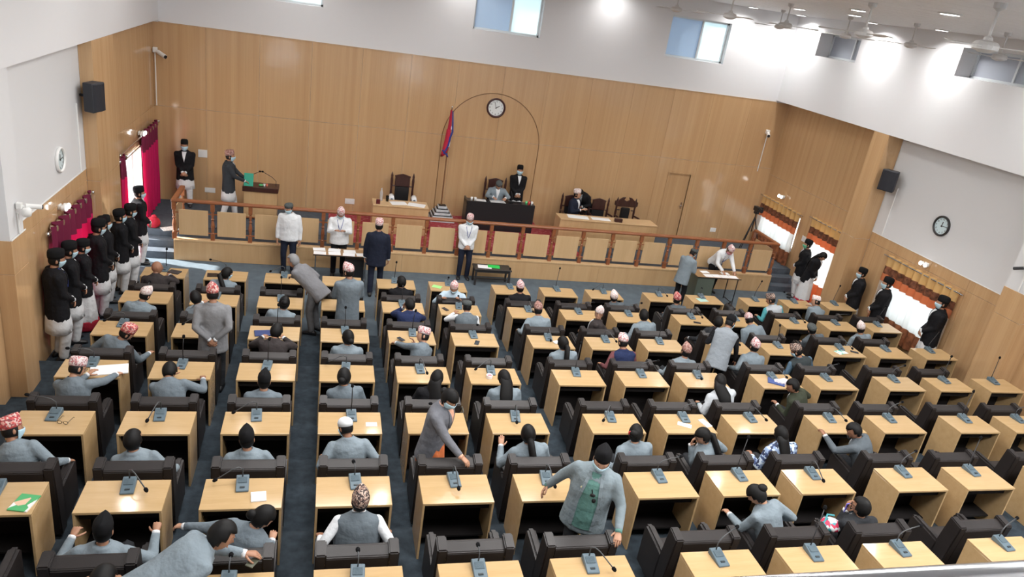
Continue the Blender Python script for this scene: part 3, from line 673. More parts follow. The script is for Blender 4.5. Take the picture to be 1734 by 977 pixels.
t = thing('gooseneck_microphone', 'thin black microphone on the black presiding desk', 'microphone', (5.08, 19.12, zt)); part('base', MB().lathe([(.05, 0), (.05, .02), (0, .02)], 14), BLACK, t); part('gooseneck', MB().tube([(0, 0, .02), (0, .02, .2), (-.02, .10, .33)], .006, 6), BLACK, t); part('foam_tip', MB().ell((-.02, .11, .34), .016, .022, .016), FOAM, t)
zt = SZ+.77
sheet('paper_sheaf', 'white papers before the man in the navy suit', 6.95, 18.75, zt, .6, .3, -.12); sheet('paper_sheaf', 'white papers in the middle of the long stage desk', 7.62, 18.72, zt, .55, .25, -.05)
tag(part('wooden_box', box(7.98, 8.2, 18.52, 18.62, zt, zt+.10), DARKW, None, bevel=.006), 'small dark wooden box on the front edge of the long stage desk', 'box')
# floor in front of the stage: tables
def leg_table(label, x0, x1, y0, y1, h, top, lm):
    t = thing('clerk_table', label, 'table', ((x0+x1)/2, (y0+y1)/2, 0)); hx, hy = (x1-x0)/2, (y1-y0)/2
    part('top', box(-hx, hx, -hy, hy, h-.022, h), top, t, bevel=.003); part('edge', MB().box(-hx-.004, hx+.004, -hy-.004, -hy, h-.026, h-.002), BLACK, t)
    for sx in (-1, 1):
        for sy in (-1, 1): part('leg', MB().tube([(sx*(hx-.05), sy*(hy-.06), 0), (sx*(hx-.05), sy*(hy-.06), h-.02)], .014, 8), lm, t)
        part('foot_bar', MB().tube([(sx*(hx-.05), -hy+.06, .05), (sx*(hx-.05), hy-.06, .05)], .012, 6), lm, t)
    return t
BRNT = wood('brown table top', (.30, .17, .075), (.38, .23, .11), .35, (2, 12, 12))
t = leg_table('narrow brown clerk table spread with sheets before the left of the stage', -.12, 1.10, 15.92, 16.38, .76, BRNT, STEEL)
part('cabinet', MB().box(.10, .52, -.16, .18, .06, .66), BLKD, t, bevel=.01); part('drawer', box(.12, .50, -.172, -.158, .50, .62), BLACK, t)
t = leg_table('brown clerk table with green side panel before the right of the stage', 9.43, 10.68, 15.92, 16.5, .76, BRNT, BLACK)
part('green_panel', MB().box(-.61, -.12, -.27, .27, .02, .735), mat('grey green steel', (.10, .125, .10), .5), t, bevel=.006)
for k, (x, y, r_) in enumerate(((.0, 16.26, .1), (.34, 16.26, -.08), (.68, 16.22, .05), (.02, 16.03, 0), (.34, 16.05, .06), (.66, 16.02, -.04), (.96, 16.05, .1))):
    sheet('signing_sheet', 'white signing sheet, %s in the %s line on the left clerk table' % (ORD[k if k < 3 else k-3], 'far' if k < 3 else 'near'), x, y, .76, .27, .19, r_)
for k, (x, y, r_) in enumerate(((9.80, 16.30, .1), (10.38, 16.28, -.08), (9.78, 16.05, 0), (10.02, 16.06, .04), (10.26, 16.05, .0), (10.50, 16.04, -.05))):
    sheet('signing_sheet', 'white signing sheet, %s in the %s line on the right clerk table' % (ORD[k if k < 2 else k-2], 'far' if k < 2 else 'near'), x, y, .76, .23, .2 if k > 1 else .17, r_)
t = thing('low_bench', 'low dark wooden side table carrying papers in front of the stage', 'table', (4.17, 16.62, 0))
BEN = mat('black brown wood', (.028, .026, .026), .4)
part('top', box(-.47, .47, -.20, .20, .40, .43), BEN, t, bevel=.005); part('apron', box(-.44, .44, -.17, .17, .34, .40), BEN, t); part('stretcher', box(-.42, .42, -.02, .02, .10, .13), BEN, t)
for sx in (-1, 1):
    for sy in (-1, 1): part('leg', box(sx*.42-.022, sx*.42+.022, sy*.16-.022, sy*.16+.022, 0, .36), BEN, t)
sheet('paper_sheaf', 'white papers on the low dark side table', 3.98, 16.62, .43, .34, .22, -.1); sheet('green_folder', 'bright green folder on the low dark side table', 4.22, 16.66, .43, .30, .2, -.15, mat('bright green card', (.02, .62, .10), .5), .008, 'folder')
sheet('newspaper', 'crumpled white newspaper lying on the left stage steps', -3.42, 17.75, SZ+.002, .36, .26, .5, mat('newsprint', (.68, .68, .68), .9, noise=((18, 18, 18), .35)), .012, 'newspaper')
t = thing('red_cloth_bundle', 'red cloth bundle on the floor at the left stage steps', 'cloth', (-3.78, 17.8, SZ)); part('cloth', MB().ell((0, 0, .12), .16, .14, .14), REDS, t, smooth=True); part('knot', MB().ell((.02, 0, .26), .06, .05, .05), REDS, t, smooth=True)
# ================================================================ MEMBERS' DESKS, ARMCHAIRS, MICROPHONES
COLS = 'abcdefghijklmn'
ROWN = {}
def desk_cols(r): return COLS if r < 4 else {4: COLS[:13], 5: COLS[:12], 6: 'cdefghij'}[r]
def where(c, r):
    return '%s from the left, %s row from the stage' % (ORD[desk_cols(r).index(c)], ORD[r])
def desk_proto():
    t = thing('member_desk', '', 'desk', (0, 0, 0), 0, "members' desks in seven rows")
    hx = DW/2
    part('top', box(-hx, hx, 0, DD, DH-.028, DH), DESKW, t, bevel=.003)
    for s in (-1, 1): part('side_panel', box(s*(hx-.012)-.012, s*(hx-.012)+.012, .004, DD-.004, 0, DH-.028), DESKW, t, bevel=.002)
    part('front_board', box(-hx+.024, hx-.024, DD-.03, DD-.006, .05, DH-.028), DESKW, t)
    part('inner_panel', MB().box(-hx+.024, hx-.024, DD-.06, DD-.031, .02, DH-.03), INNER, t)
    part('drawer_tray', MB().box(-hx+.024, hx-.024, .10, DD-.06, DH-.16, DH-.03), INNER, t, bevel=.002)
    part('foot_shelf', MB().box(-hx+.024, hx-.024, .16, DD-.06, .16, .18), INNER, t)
    return t
def chair_proto():
    t = thing('armchair', '', 'armchair', (0, 0, 0), 0, "members' dark leather armchairs")
    hx = .383
    # local: back plane at y=0 (towards the gallery), seat forward (+y)
    part('base', box(-hx+.05, hx-.05, .06, .60, .04, .27), LEATH, t, bevel=.015)
    part('seat', box(-hx+.085, hx-.085, .12, .64, .26, .44), LEATH, t, bevel=.045, seg=3)
    m = Matrix.Shear('XZ', 4, (0, 0)) if False else None
    def leany(mb):
        mb.v = [(x, y-(max(0, z-.3))*.13, z) for x, y, z in mb.v]; return mb
    part('backrest', leany(MB().prism([(.054, .06), (.20, .06), (.25, .40), (.245, .88), (.22, .945), (.19, .958), (.066, .925), (.054, .91)], -hx+.092, hx-.092, 'yz')), LEATH, t, bevel=.012, seg=2)
    for s in (-1, 1):
        part('wing', leany(MB().prism([(.05, .05), (.20, .05), (.24, .40), (.235, 1.0), (.05, .965)], s*(hx-.05)-.05, s*(hx-.05)+.05, 'yz')), LEATH, t, bevel=.013, seg=2)
        part('armrest', MB().prism([(.17, .10), (.64, .10), (.64, .60), (.60, .645), (.30, .62), (.15, .60)], s*(hx-.048)-.048, s*(hx-.048)+.048, 'yz'), LEATH, t, bevel=.025, seg=2)
    for s in (-1, 1):
        st_ = MB()
        for z in (.70, .77, .84): st_.box(s*(hx-.085)-.006, s*(hx-.085)+.006, .048-(z-.3)*.13, .058-(z-.3)*.13, z-.006, z+.006)
        part('stud_line', st_, GOLD, t)['kind'] = 'stuff'
    for s in (-1, 1): part('foot', MB().box(s*.27-.03, s*.27+.03, .08, .58, 0, .045), BLACK, t)
    return t
MICV = {}
def mic_proto(kind):
    t = thing('desk_microphone', '', 'microphone', (0, 0, 0), 0, 'gooseneck microphones on the desks')
    part('console', MB().prism([(-.11, 0), (.11, 0), (.11, .062), (.085, .066), (-.10, .022), (-.11, .018)], -.064, .064, 'yz'), MICB, t, bevel=.006)
    part('speaker_grille', MB().add([(-.045, -.01, .047), (.045, -.01, .047), (.045, .06, .064), (-.045, .06, .064), (-.045, -.01, .0495), (.045, -.01, .0495), (.045, .06, .0665), (-.045, .06, .0665)], [(3, 2, 1, 0), (4, 5, 6, 7), (0, 1, 5, 4), (2, 3, 7, 6), (1, 2, 6, 5), (3, 0, 4, 7)]), mat('mic grille', (.085, .125, .15), .6, bump=(300, .6, .01)), t)
    part('talk_button', box(-.025, .025, -.075, -.052, .024, .037), MICK, t, bevel=.003)
    P = {'F': [(0, 0, .05), (0, 0, .15), (.04, 0, .175), (.10, 0, .16), (.22, 0, .085), (.27, 0, .055)],
         'H': [(0, 0, .05), (0, 0, .14), (.05, 0, .18), (.14, 0, .20), (.30, 0, .215)],
         'U': [(0, 0, .05), (.01, 0, .13), (.08, 0, .22), (.17, 0, .32), (.24, 0, .40)],
         'V': [(0, 0, .05), (0, 0, .18), (.02, 0, .29), (.06, 0, .38)],
         'S': [(0, 0, .05), (0, 0, .13), (.03, 0, .16), (.09, 0, .16)]}[kind]
    g = part('gooseneck', MB().tube(P, .0068, 6), BLACK if kind in 'UV' else mat('grey neck', (.06, .065, .07), .35), t, smooth=True)
    g.location = (0, .075, .01)
    d = (Vector(P[-1])-Vector(P[-2])).normalized(); e = Vector(P[-1])
    q = part('foam_tip', MB().tube([e-d*.02, e-d*.01, e+d*.015, e+d*.03], [.012, .02, .02, .01], 10), FOAM, g, smooth=True)
    return t
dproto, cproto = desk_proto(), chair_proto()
mproto = {k: mic_proto(k) for k in 'FHUVS'}
used = set()
def place(proto, key, label, loc, rz=0):
    if key in used: o = dup(proto, label)
    else: o = proto; o['label'] = label; used.add(key)
    o.location = loc; o.rotation_euler = (0, 0, rz); return o
MT = """a1V90 b1H170 c1F180 e1V80 f1S270 g1V95 h1U60 i1F200 j1F300 k1S60 l1U35 m1H185 n1U40
a2S90 b2S200 c2V90 d2S90 e2V90 f2S100 g2F280 h2H350 i2H10 j2F315 k2S60 l2F305 m2H350 n2U30
a3F200 b3F205 c3V90 d3V90 e3V60 f3S20 g3F270 h3F305 i3V90 j3F315 k3V80 l3F320 m3S80 n3U20
a4H190 b4V90 c4V88 d4F185 e4F285 f4F205 g4U70 h4H5 i4F265 j4F320 k4H10 l4H15 m4U30 n4U42
a5H178 b5F245 c5F190 d5V90 e5S180 f5F268 g5F235 h5H5 i5F310 j5F315 k5H15 l5U35 m5H0
a6F285 b6F312 c6F188 d6S95 e6F270 f6F283 g6H5 h6U42 i6F272 j6H15 k6U32 l6S0
c7S90 d7S95 e7S90 f7F315 g7H22 h7U45 i7H4 j7H15""".split()
mics = {m[:2]: (m[2], float(m[3:])) for m in MT}
NOCH = {'n2', 'n3', 'n4', 'm5', 'l5', 'k6', 'l6'}
def seat_xy(c, r): return DX[COLS.index(c)]+DW/2, DY[r]
for r in range(7):
    for c in desk_cols(r):
        x = DX[COLS.index(c)]+DW/2; y = DY[r]; z = STEP*r; k = c+str(r+1)
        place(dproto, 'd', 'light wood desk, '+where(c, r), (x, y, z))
        if k in mics:
            kd, az = mics[k]; jx = random.uniform(-.03, .03)
            o = place(mproto[kd], 'm'+kd, 'gooseneck microphone on the desk '+where(c, r), (x+jx, y+DD-.125, z+DH), R(random.uniform(-6, 6)))
            g = [q for q in o.children if q.name.startswith('gooseneck')][0]; g.rotation_euler = (0, 0, R(az))
        if r < 6 and k not in NOCH:
            place(cproto, 'c', 'leather armchair at the desk '+where(c, r), (x+random.uniform(-.012, .012), y-.90, z))
place(cproto, 'c', 'leather armchair at the desk '+where('l', 4), (DX[11]+DW/2, DY[4]-.9, STEP*4))
place(cproto, 'c', 'dark leather armchair of the bowing man at the bottom left corner', (-1.58, 3.88, STEP*6))
for k in mproto:
    if 'm'+k not in used: bpy.data.objects.remove(mproto[k])

# ---------------------------------------------------------------- things lying on the desks
def dp(k, fx, fy): # point on a desk top; fx, fy fractions from its left and its near edge
    c, r = k[0], int(k[1])-1; return DX[COLS.index(c)]+DW*fx, DY[r]+DD*fy, STEP*r+DH
def on(name, label, cat, k, fx, fy, w, h, rz, m, th=.006, bev=0):
    o = part(name, box(-w/2, w/2, -h/2, h/2, 0, th), m, None, bevel=bev); o.location = dp(k, fx, fy); o.rotation_euler = (0, 0, R(rz)); return tag(o, label, cat)
PHN = mat('black phone', (.012, .012, .015), .2)
def phone(label, k, fx, fy, rz):
    t = thing('phone', label, 'phone', dp(k, fx, fy), R(rz)); part('case', box(-.038, .038, -.078, .078, 0, .010), PHN, t, bevel=.003); part('screen', box(-.034, .034, -.072, .072, .0098, .0108), mat('phone screen', (.03, .035, .045), .1), t)
on('leather_folder', 'black leather folder on the front left desk beside the bald man', 'folder', 'a1', .72, .55, .22, .16, -20, LEATHT, .02, .004)
on('tablet', 'black tablet on the desk of the ponytailed woman in the first row', 'tablet', 'b1', .22, .45, .26, .18, 5, PHN, .012, .003)
on('green_sheet', 'bright green sheet on the desk of the man turned round in the first row', 'paper', 'f1', .2, .42, .2, .15, -25, mat('lime card', (.35, .72, .25), .6), .004)
on('leaflet', 'pale green leaflet on the first row desk beside the printed cap', 'leaflet', 'k1', .40, .42, .24, .2, 10, mat('mint card', (.45, .68, .60), .6), .004)
on('laptop_sleeve', 'dark blue laptop sleeve on the desk of the man in brown, third row', 'sleeve', 'c3', .28, .42, .27, .2, 8, mat('blue sleeve', (.03, .05, .16), .6), .02, .006)
phone('black phone lying alone on an empty third row desk', 'f3', .52, .22, -20)
phone('black phone lying on the desk of the man in the check waistcoat', 'f2', .14, .5, 30)
phone('dark phone on the third row desk with the green leaflet', 'l3', .82, .42, 60)
on('leaflet', 'white and green leaflet on the empty third row desk near the right wall', 'leaflet', 'l3', .40, .38, .26, .16, 15, pattern('leaflet print', [(.70, .78, .74), (.12, .5, .38), (.78, .82, .80)], 18), .004)
phone('dark phone on the second row desk facing the black and grey seat', 'j2', .55, .2, 70)
on('ledger', 'large open white paper under the hand of the writing man', 'paper', 'a4', .78, .42, .46, .26, 12, PAPER, .012)
t = thing('eyeglasses', 'thin dark rimmed eyeglasses on the left fifth row desk', 'eyeglasses', dp('a5', .66, .42), R(-12))
for s in (-1, 1):
    rr = MB(); rr.tube([(s*.035+.026*math.cos(2*math.pi*i/12), 0, .022+.02*math.sin(2*math.pi*i/12)) for i in range(13)], .0028, 5, False); part('rim', rr, BLACK, t)
    part('temple', MB().tube([(s*.062, 0, .03), (s*.062, .12, .028), (s*.06, .14, .01)], .0028, 5), BLACK, t)
part('bridge', MB().tube([(-.01, 0, .026), (.01, 0, .026)], .0028, 5), BLACK, t)
on('notebook', 'small white notebook on the sixth row desk of the woman with a bun', 'notebook', 'c6', .70, .36, .15, .15, 6, PAPER, .012)
on('magazine', 'green and white magazine at the left edge of the sixth row', 'magazine', 'a6', .86, .33, .18, .24, -12, pattern('magazine print', [(.8, .8, .78), (.08, .4, .15), (.75, .5, .35), (.85, .85, .85)], 9), .012)
on('folded_sheet', 'folded white sheet on the desk of the woman with glasses, fifth row', 'paper', 'h5', .46, .42, .2, .1, -30, PAPER, .004)
on('paper_sheet', 'white sheet held upright on the right of a fifth row desk', 'paper', 'h5', .90, .5, .1, .2, 15, PAPER, .012)
t = thing('round_box', 'round white box with red lettering on the fourth row desk', 'box', dp('f4', .40, .38)); part('drum', MB().lathe([(0, 0), (.05, 0), (.05, .05), (0, .052)], 20), mat('white tin', (.8, .74, .75), .4), t)
part('red_print', box(-.03, .03, -.028, -.012, .051, .054), mat('red print', (.65, .05, .12), .5), t); part('red_print', box(-.022, .026, .004, .016, .051, .054), mat('red print', (.65, .05, .12), .5), t)
on('blue_folder', 'blue file of loose papers on the desk of the man in olive', 'folder', 'j4', .45, .42, .28, .2, -30, mat('blue file', (.05, .09, .28), .4), .02, .003)
for i in range(3): on('loose_paper', 'crumpled pale paper on the blue file, %s layer' % ('lowest', 'middle', 'topmost')[i], 'paper', 'j4', .56+.03*i, .42, .22, .13, -25+22*i, mat('pale print', (.66, .62, .68), .7), .024+.008*i)
on('white_card', 'white card on the fifth row desk of the man in the skullcap', 'card', 'd5', .84, .42, .14, .09, 0, PAPER, .004)
on('tissue', 'crumpled white tissue on the third row desk of the ponytailed woman', 'tissue', 'g3', .62, .42, .12, .09, 20, PAPER, .03, .01)
t = thing('handbag', 'slouched khaki handbag on the floor beside the fifth row aisle', 'handbag', (2.16, 9.22, STEP*3))
KH = mat('khaki leather', (.11, .10, .075), .5, bump=(9, .5, .05))
part('body', MB().loft([[Vector((w*math.cos(a), d*math.sin(a), z)) for a in [2*math.pi*k/14 for k in range(14)]] for w, d, z in ((.13, .16, 0), (.15, .18, .05), (.13, .17, .2), (.08, .14, .32), (.05, .11, .36))]), KH, t, smooth=True)
part('strap', MB().tube([(0, -.1, .34), (.02, -.06, .47), (.02, .06, .47), (0, .1, .34)], .012, 6), KH, t, smooth=True)
t = thing('handbag', 'black handbag hung on the armchair in the first row by the right table', 'handbag', (9.55, 14.40, 0))
part('body', MB().loft([[Vector((w*math.cos(a), d*math.sin(a), z)) for a in [2*math.pi*k/12 for k in range(12)]] for w, d, z in ((.10, .16, 0), (.12, .2, .1), (.12, .2, .45), (.10, .17, .62), (.06, .12, .66))]), BLACK, t, smooth=True); part('strap', MB().tube([(0, -.1, .64), (0, 0, .76), (0, .1, .64)], .012, 6), BLACK, t)
t = thing('striped_bag', 'red, white and teal striped cloth bag on the armrest, sixth row', 'bag', (6.02, 5.86, STEP*5+.635)); part('cloth', MB().ell((0, 0, .05), .13, .12, .07), pattern('striped cloth', [(.6, .04, .10), (.75, .75, .75), (.08, .35, .40), (.7, .7, .72)], 22), t, smooth=True); part('strap', MB().tube([(-.1, 0, .08), (-.05, .05, .16), (.05, .05, .14)], .012, 6), mat('teal strap', (.08, .4, .45), .7), t)
t = thing('phone', 'phone with violet cover upright in a hand behind the sixth row desk', 'phone', (6.22, 5.92, STEP*5+.80), R(15)); part('case', box(-.036, .036, -.006, .006, 0, .14), mat('violet cover', (.16, .14, .6), .4), t, bevel=.003); part('camera_bump', box(-.025, -.005, -.010, -.005, .10, .13), PHN, t)
# ================================================================ PEOPLE
def rotz(a): return Matrix.Rotation(R(a), 3, 'Z')
def rotx(a): return Matrix.Rotation(R(a), 3, 'X')
def roty(a): return Matrix.Rotation(R(a), 3, 'Y')
HW, HDp, HH = .076, .096, .118
def headpt(d, off=0.0):
    """surface of a head for the unit direction d (x right, y face, z up)"""
    x, y, z = d.x, d.y, d.z
    g = lambda a, b, sx, sz: math.exp(-((x-a)/sx)**2-((z-b)/sz)**2) if y > 0 else 0
    rx = HW*(1-(.26*(-z)**1.6 if z < 0 else .04*z)); ry = HDp*(1-(.10*(-z) if z < 0 and y < 0 else 0)); rz = HH
    p = Vector((x*(rx+off), y*(ry+off), z*(rz+off)))
    if z < -.35 and y < .2: p.y += .03*(-z-.35)
    if off < .004:
        p.y += .024*g(0, -.12, .11, .17)-.009*(g(.36, .12, .16, .12)+g(-.36, .12, .16, .12))+.005*g(0, .30, .6, .1)+.007*g(0, -.52, .22, .07)+.006*g(0, -.80, .3, .15)
    return p
def headgrid(n=20, m=15, off=0.0, keep=None):
    vs, fs = [], []
    for j in range(m+1):
        t = math.pi*j/m
        for i in range(n):
            a = 2*math.pi*i/n+math.pi/2
            vs.append(headpt(Vector((math.sin(t)*math.cos(a), math.sin(t)*math.sin(a), math.cos(t))), off))
    dirs = [Vector((math.sin(math.pi*j/m)*math.cos(2*math.pi*i/n+math.pi/2), math.sin(math.pi*j/m)*math.sin(2*math.pi*i/n+math.pi/2), math.cos(math.pi*j/m))) for j in range(m+1) for i in range(n)]
    for j in range(m):
        for i in range(n):
            k = (i+1) % n; q = (j*n+i, (j+1)*n+i, (j+1)*n+k, j*n+k)
            if keep:
                c = sum((dirs[w] for w in q), Vector())/4
                if not keep(c): continue
            fs.append(q)
    return vs, fs
def limb(mb, pts, rads, n=10):
    """tapering limb with rounded ends"""
    P = []; Q = []
    for i in range(len(pts)-1):
        a, b = Vector(pts[i]), Vector(pts[i+1]); k = 4
        for s in range(k): P.append(a.lerp(b, s/k)); Q.append(rads[i]+(rads[i+1]-rads[i])*s/k)
    P.append(Vector(pts[-1])); Q.append(rads[-1])
    d0 = (P[0]-P[1]).normalized(); d1 = (P[-1]-P[-2]).normalized()
    P = [P[0]+d0*Q[0]*.8, P[0]+d0*Q[0]*.4]+P+[P[-1]+d1*Q[-1]*.3]; Q = [Q[0]*.5, Q[0]*.9]+Q+[Q[-1]*.6]
    mb.tube(P, Q, n)
def hand(mb, wrist, y, zu, side, curl):
    """palm, four unequal bent fingers and a thumb; y = along the hand, zu = back of the hand"""
    y = y.normalized(); x = y.cross(zu).normalized(); z = x.cross(y); M = Matrix((x, y, z)).transposed()
    T = lambda p: wrist+M @ Vector(p)
    rings = []
    for yy, w, h in ((-.015, .024, .02), (.02, .03, .017), (.055, .038, .015), (.085, .038, .012), (.095, .033, .008)):
        rings.append([T((w*math.cos(a), yy, h*math.sin(a))) for a in [2*math.pi*k/8 for k in range(8)]])
    mb.loft(rings)
    for k, (fx, ln, yo) in enumerate(((-.029, .066, .085), (-.010, .077, .09), (.010, .072, .09), (.028, .056, .083))):
        fx *= side; p = Vector((fx, yo-.01, 0)); ang = 0; pts = [T(p)]
        for s in (.42, .33, .25):
            ang += curl*(.6+.1*k); p = p+Vector((fx*.10, math.cos(ang), -math.sin(ang)))*ln*s; pts.append(T(p))
        mb.tube(pts, [.0095, .009, .0082, .0065], 6)
    tx = -side; p = Vector((tx*.026, .012, -.004)); pts = [T(p)]
    for s, a in ((.032, .85), (.030, .55), (.022, .35)):
        p = p+Vector((tx*math.sin(a)*s, math.cos(a)*s, -.25*s-curl*.3*s)); pts.append(T(p))
    mb.tube(pts, [.013, .011, .0095, .007], 6)
def ik(s, w, l1, l2, pole):
    d = w-s; L = min(d.length, (l1+l2)*.995); d = d.normalized(); w = s+d*L
    a = (l1*l1-l2*l2+L*L)/(2*L); h = math.sqrt(max(0, l1*l1-a*a))
    p = pole-d*pole.dot(d); p.normalize(); return s+d*a+p*h, w
PENDING = []   # (object, voxel, extra mesh builder, materials)
TORSO = [(-.22, .198, .142), (-.10, .19, .138), (0, .184, .133), (.12, .178, .128), (.25, .187, .133), (.36, .203, .137), (.43, .204, .126), (.475, .168, .103), (.51, .085, .078), (.53, .07, .07)]
CAPS = {'p': CAPP, 'w': CAPW, 'r': CAPR, 'n': CAPN, 'k': CAPK, 'b': CAPB, 'g': CAPG, 'P': CAPP, 'W': CAPW, 'R': CAPR, 'N': CAPN, 'B': CAPB}
def person(label, x, y, z, face=0, sit=True, h=1.0, dx=0, dy=0, lean=None, side=0, twist=0, head=(0, 0, 0), hands=('lap', 'lap'), jacket=GREY, shirt=WSH, trousers=DKT,
           cap=None, hair=None, mask=None, skin=0, vest=False, tunic=None, suruwal=None, skirt=None, lanyard=None, hip=None, group=None, feet=None, curl=.5, belly=1.0, collar=None, tuck=False, spec=None, captilt=0, vneck=.26, sari=None, vw=.052):
    """dx, dy: how far the head sits right of / in front of the upright pose (metres)"""
    t = thing('person', label, 'person', (x, y, z), R(face), group); t.scale = (h, h, h)
    hz = hip if hip is not None else (.50 if sit else .885)
    if lean is None: lean = math.degrees(math.atan2(dy, .62)) if dy > 0 else 0
    if sit and dy < 0: hz += dy*.38
    if dx: side += math.degrees(math.atan2(dx, .62))
    H = Vector((0, 0, hz)); Rt = roty(side) @ rotx(-lean) @ rotz(twist)
    P = lambda a, b, c: H+Rt @ Vector((a, b, c))
    sh = {s: P(s*.182, -.005, .437) for s in (-1, 1)}
    N = P(0, 0, .50); Rh = Rt @ rotz(head[0]) @ rotx(-head[1]) @ roty(head[2])
    HC = N+Rt @ Vector((0, .012, .045))+Rh @ Vector((0, .018, .095))
    # arms
    arms = {}
    PRE = {'lap': (.12, .30, .17), 'arm': (.33, .22, .16), 'desk': (.16, .50, .34), 'clasp': (.035, .20, .02), 'back': (.04, -.17, .03), 'down': (.25, .05, -.10), 'chin': (.04, .19, .46), 'ear': (.11, .13, .55), 'read': (.10, .28, .28)}
    for s, hp in ((-1, hands[0]), (1, hands[1])):
        if not isinstance(hp, str) and hp[0] == 'w':
            w = rotz(-face) @ (Vector(hp[1:])-Vector((x, y, z)))/h; hp = 'flat'
        elif isinstance(hp, str): q = PRE[hp]; w = H+Vector((s*q[0], q[1], q[2])) if hp in ('arm', 'lap', 'desk') else P(s*q[0], q[1], q[2])
        else: w = Vector(hp)
        pole = Rt @ Vector((s*.5, -.55, -.7)) if hp not in ('back', 'down') else Rt @ Vector((s*.9, -.5, 0))
        if hp in ('desk',): pole = Vector((s*.9, -.1, -.5))
        e, w = ik(sh[s], w, .275, .255, pole); arms[s] = (e, w, hp)
    # legs
    legs = {}
    for s in (-1, 1):
        hp = H+rotz(0) @ Vector((s*.085, 0, -.03))
        if sit: k = Vector((s*.12, .40, .50)); an = Vector((s*.12, .36, .09))
        else:
            f = feet[0 if s < 0 else 1] if feet else (s*.10, .0)
            an = Vector((f[0], f[1], .09)); k, _ = ik(hp, an, .392, .384, Vector((s*.15, 1, 0)))
        legs[s] = (hp, k, an)
    rings = lambda inf, lo=-9, tr=0: [[P(math.cos(a)*(w+inf)*(belly if c < .3 else 1), math.sin(a)*(d+inf)*(belly if c < .3 and math.sin(a) > 0 else 1), c) for a in [2*math.pi*k/16 for k in range(16)]] for c, w, d in TORSO if c >= lo]
    sk = SKIN[skin]
    # --- body: one continuous surface (torso, neck, limbs), then head, hands
    src = MB(); src.loft(rings(-.03, -.11))
    src.tube([P(0, -.005, .44), N, HC+Rh @ Vector((0, -.015, -.06))], [.058, .053, .05], 10)
    for s in (-1, 1):
        e, w, _ = arms[s]; limb(src, [sh[s], e, w], [.05, .036, .025])
        hp, k, an = legs[s]; limb(src, [hp, k, an], [.068, .048, .034])
    ext = MB(); vs, fs = headgrid(); ext.add([HC+Rh @ v for v in vs], fs)
    for s in (-1, 1): ext.ell(HC+Rh @ Vector((s*.074, -.008, -.005)), .010, .02, .032, 8, 5, Rh)
    for s in (-1, 1):
        e, w, hp = arms[s]; d = (w-e).normalized()
        if hp in ('lap', 'desk', 'flat'): d = (d+Vector((0, .6, -.35 if hp == 'lap' else -.1))).normalized()
        if hp == 'clasp': d = Vector((-s*.75, .25, -.6)).normalized()
        if hp == 'back': d = Vector((-s*.7, -.15, -.7)).normalized()
        zu = Vector((0, 0, 1)) if abs(d.z) < .8 else Vector((s, 0, 0))
        if hp == 'clasp': zu = Vector((0, 1, .2))
        if hp == 'back': zu = Vector((0, -1, 0))
        if hp in ('chin', 'ear'): zu = Vector((s*.8, .6, 0)); d = Vector((-s*.15, -.05, 1))
        hand(ext, w, d, zu, s, curl)
    n_sk = len(ext.f); ext.mi = 1
    for s in (-1, 1):
        ext.ell(HC+Rh @ Vector((s*.030, .0825, .014)), .013, .008, .0065, 8, 5, Rh); ext.ell(HC+Rh @ Vector((s*.032, .087, .036)), .02, .006, .004, 8, 4, Rh)
    if not mask: ext.mi = 2; ext.ell(HC+Rh @ Vector((0, .090, -.062)), .023, .007, .007, 8, 4, Rh)
    o = link('body', src.mesh('body'), None, t); PENDING.append((o, .021, ext, [sk, EYE, LIP]))
    # --- trousers, shoes, skirt
    if not skirt:
        tr = MB(); big = suruwal is not None
        tr.ell(H+Vector((0, -.01, -.03)), .168*(1.05 if belly > 1 else 1), .125, .12, 14, 8)
        for s in (-1, 1):
            hp, k, an = legs[s]; limb(tr, [hp, k, an+Vector((0, 0, -.02))], [.098, .082 if big else .07, .066 if big else .06])
        PENDING.append((link('trousers', tr.mesh('trousers'), suruwal or trousers, t), .022, None, None))
    else:
        rr = []
        for i, (zz, w, d) in enumerate(((.06, .21, .20), (.14, .215, .205), (.45, .205, .18), (.75, .18, .15), (hz+.08, .15, .12))):
            rr.append([Vector((w*math.cos(a)*(1+.05*math.sin(9*a)), d*math.sin(a)*(1+.05*math.sin(9*a)), zz)) for a in [2*math.pi*k/36 for k in range(36)]])
        part('skirt', MB().loft(rr), skirt, t, smooth=True)
        if sari: part('skirt_hem', MB().loft([[Vector((q*.217*math.cos(a), q*.207*math.sin(a), zz)) for a in [2*math.pi*k/30 for k in range(30)]] for zz, q in ((.02, 1.0), (.05, 1.06), (.17, 1.05), (.2, 1.0))]), sari, t, smooth=True)
    for s in (-1, 1):
        hp, k, an = legs[s]; fo = rotz(-s*8)
        rg = [[Vector((an.x, an.y, 0))+fo @ Vector((w*math.cos(a), yy, max(.0, hh*.5+hh*.5*math.sin(a)))) for a in [2*math.pi*k/8 for k in range(8)]] for yy, w, hh in ((-.09, .03, .05), (-.06, .04, .09), (0, .042, .10), (.07, .046, .07), (.13, .045, .055), (.165, .03, .035))]
        part('shoe', MB().loft(rg), BLACK, t, smooth=True)
    # --- tunic hem below the jacket
    if tunic:
        rr = []
        for zz, w, d in ((hz-.42, .222, .172), (hz-.3, .212, .165), (hz-.2, .20, .155), (hz-.1, .178, .135), (hz+.1, .15, .11)):
            rr.append([Vector((w*math.cos(a)*(1+.025*math.sin(7*a)), d*math.sin(a)*(1+.025*math.sin(7*a)), zz)) for a in [2*math.pi*k/28 for k in range(28)]])
        part('tunic_hem', MB().loft(rr), tunic, t, smooth=True)
    # --- jacket / shirt / waistcoat
    jk = MB(); jk.loft(rings(.012, -.11 if (sit or tuck) else -.23))
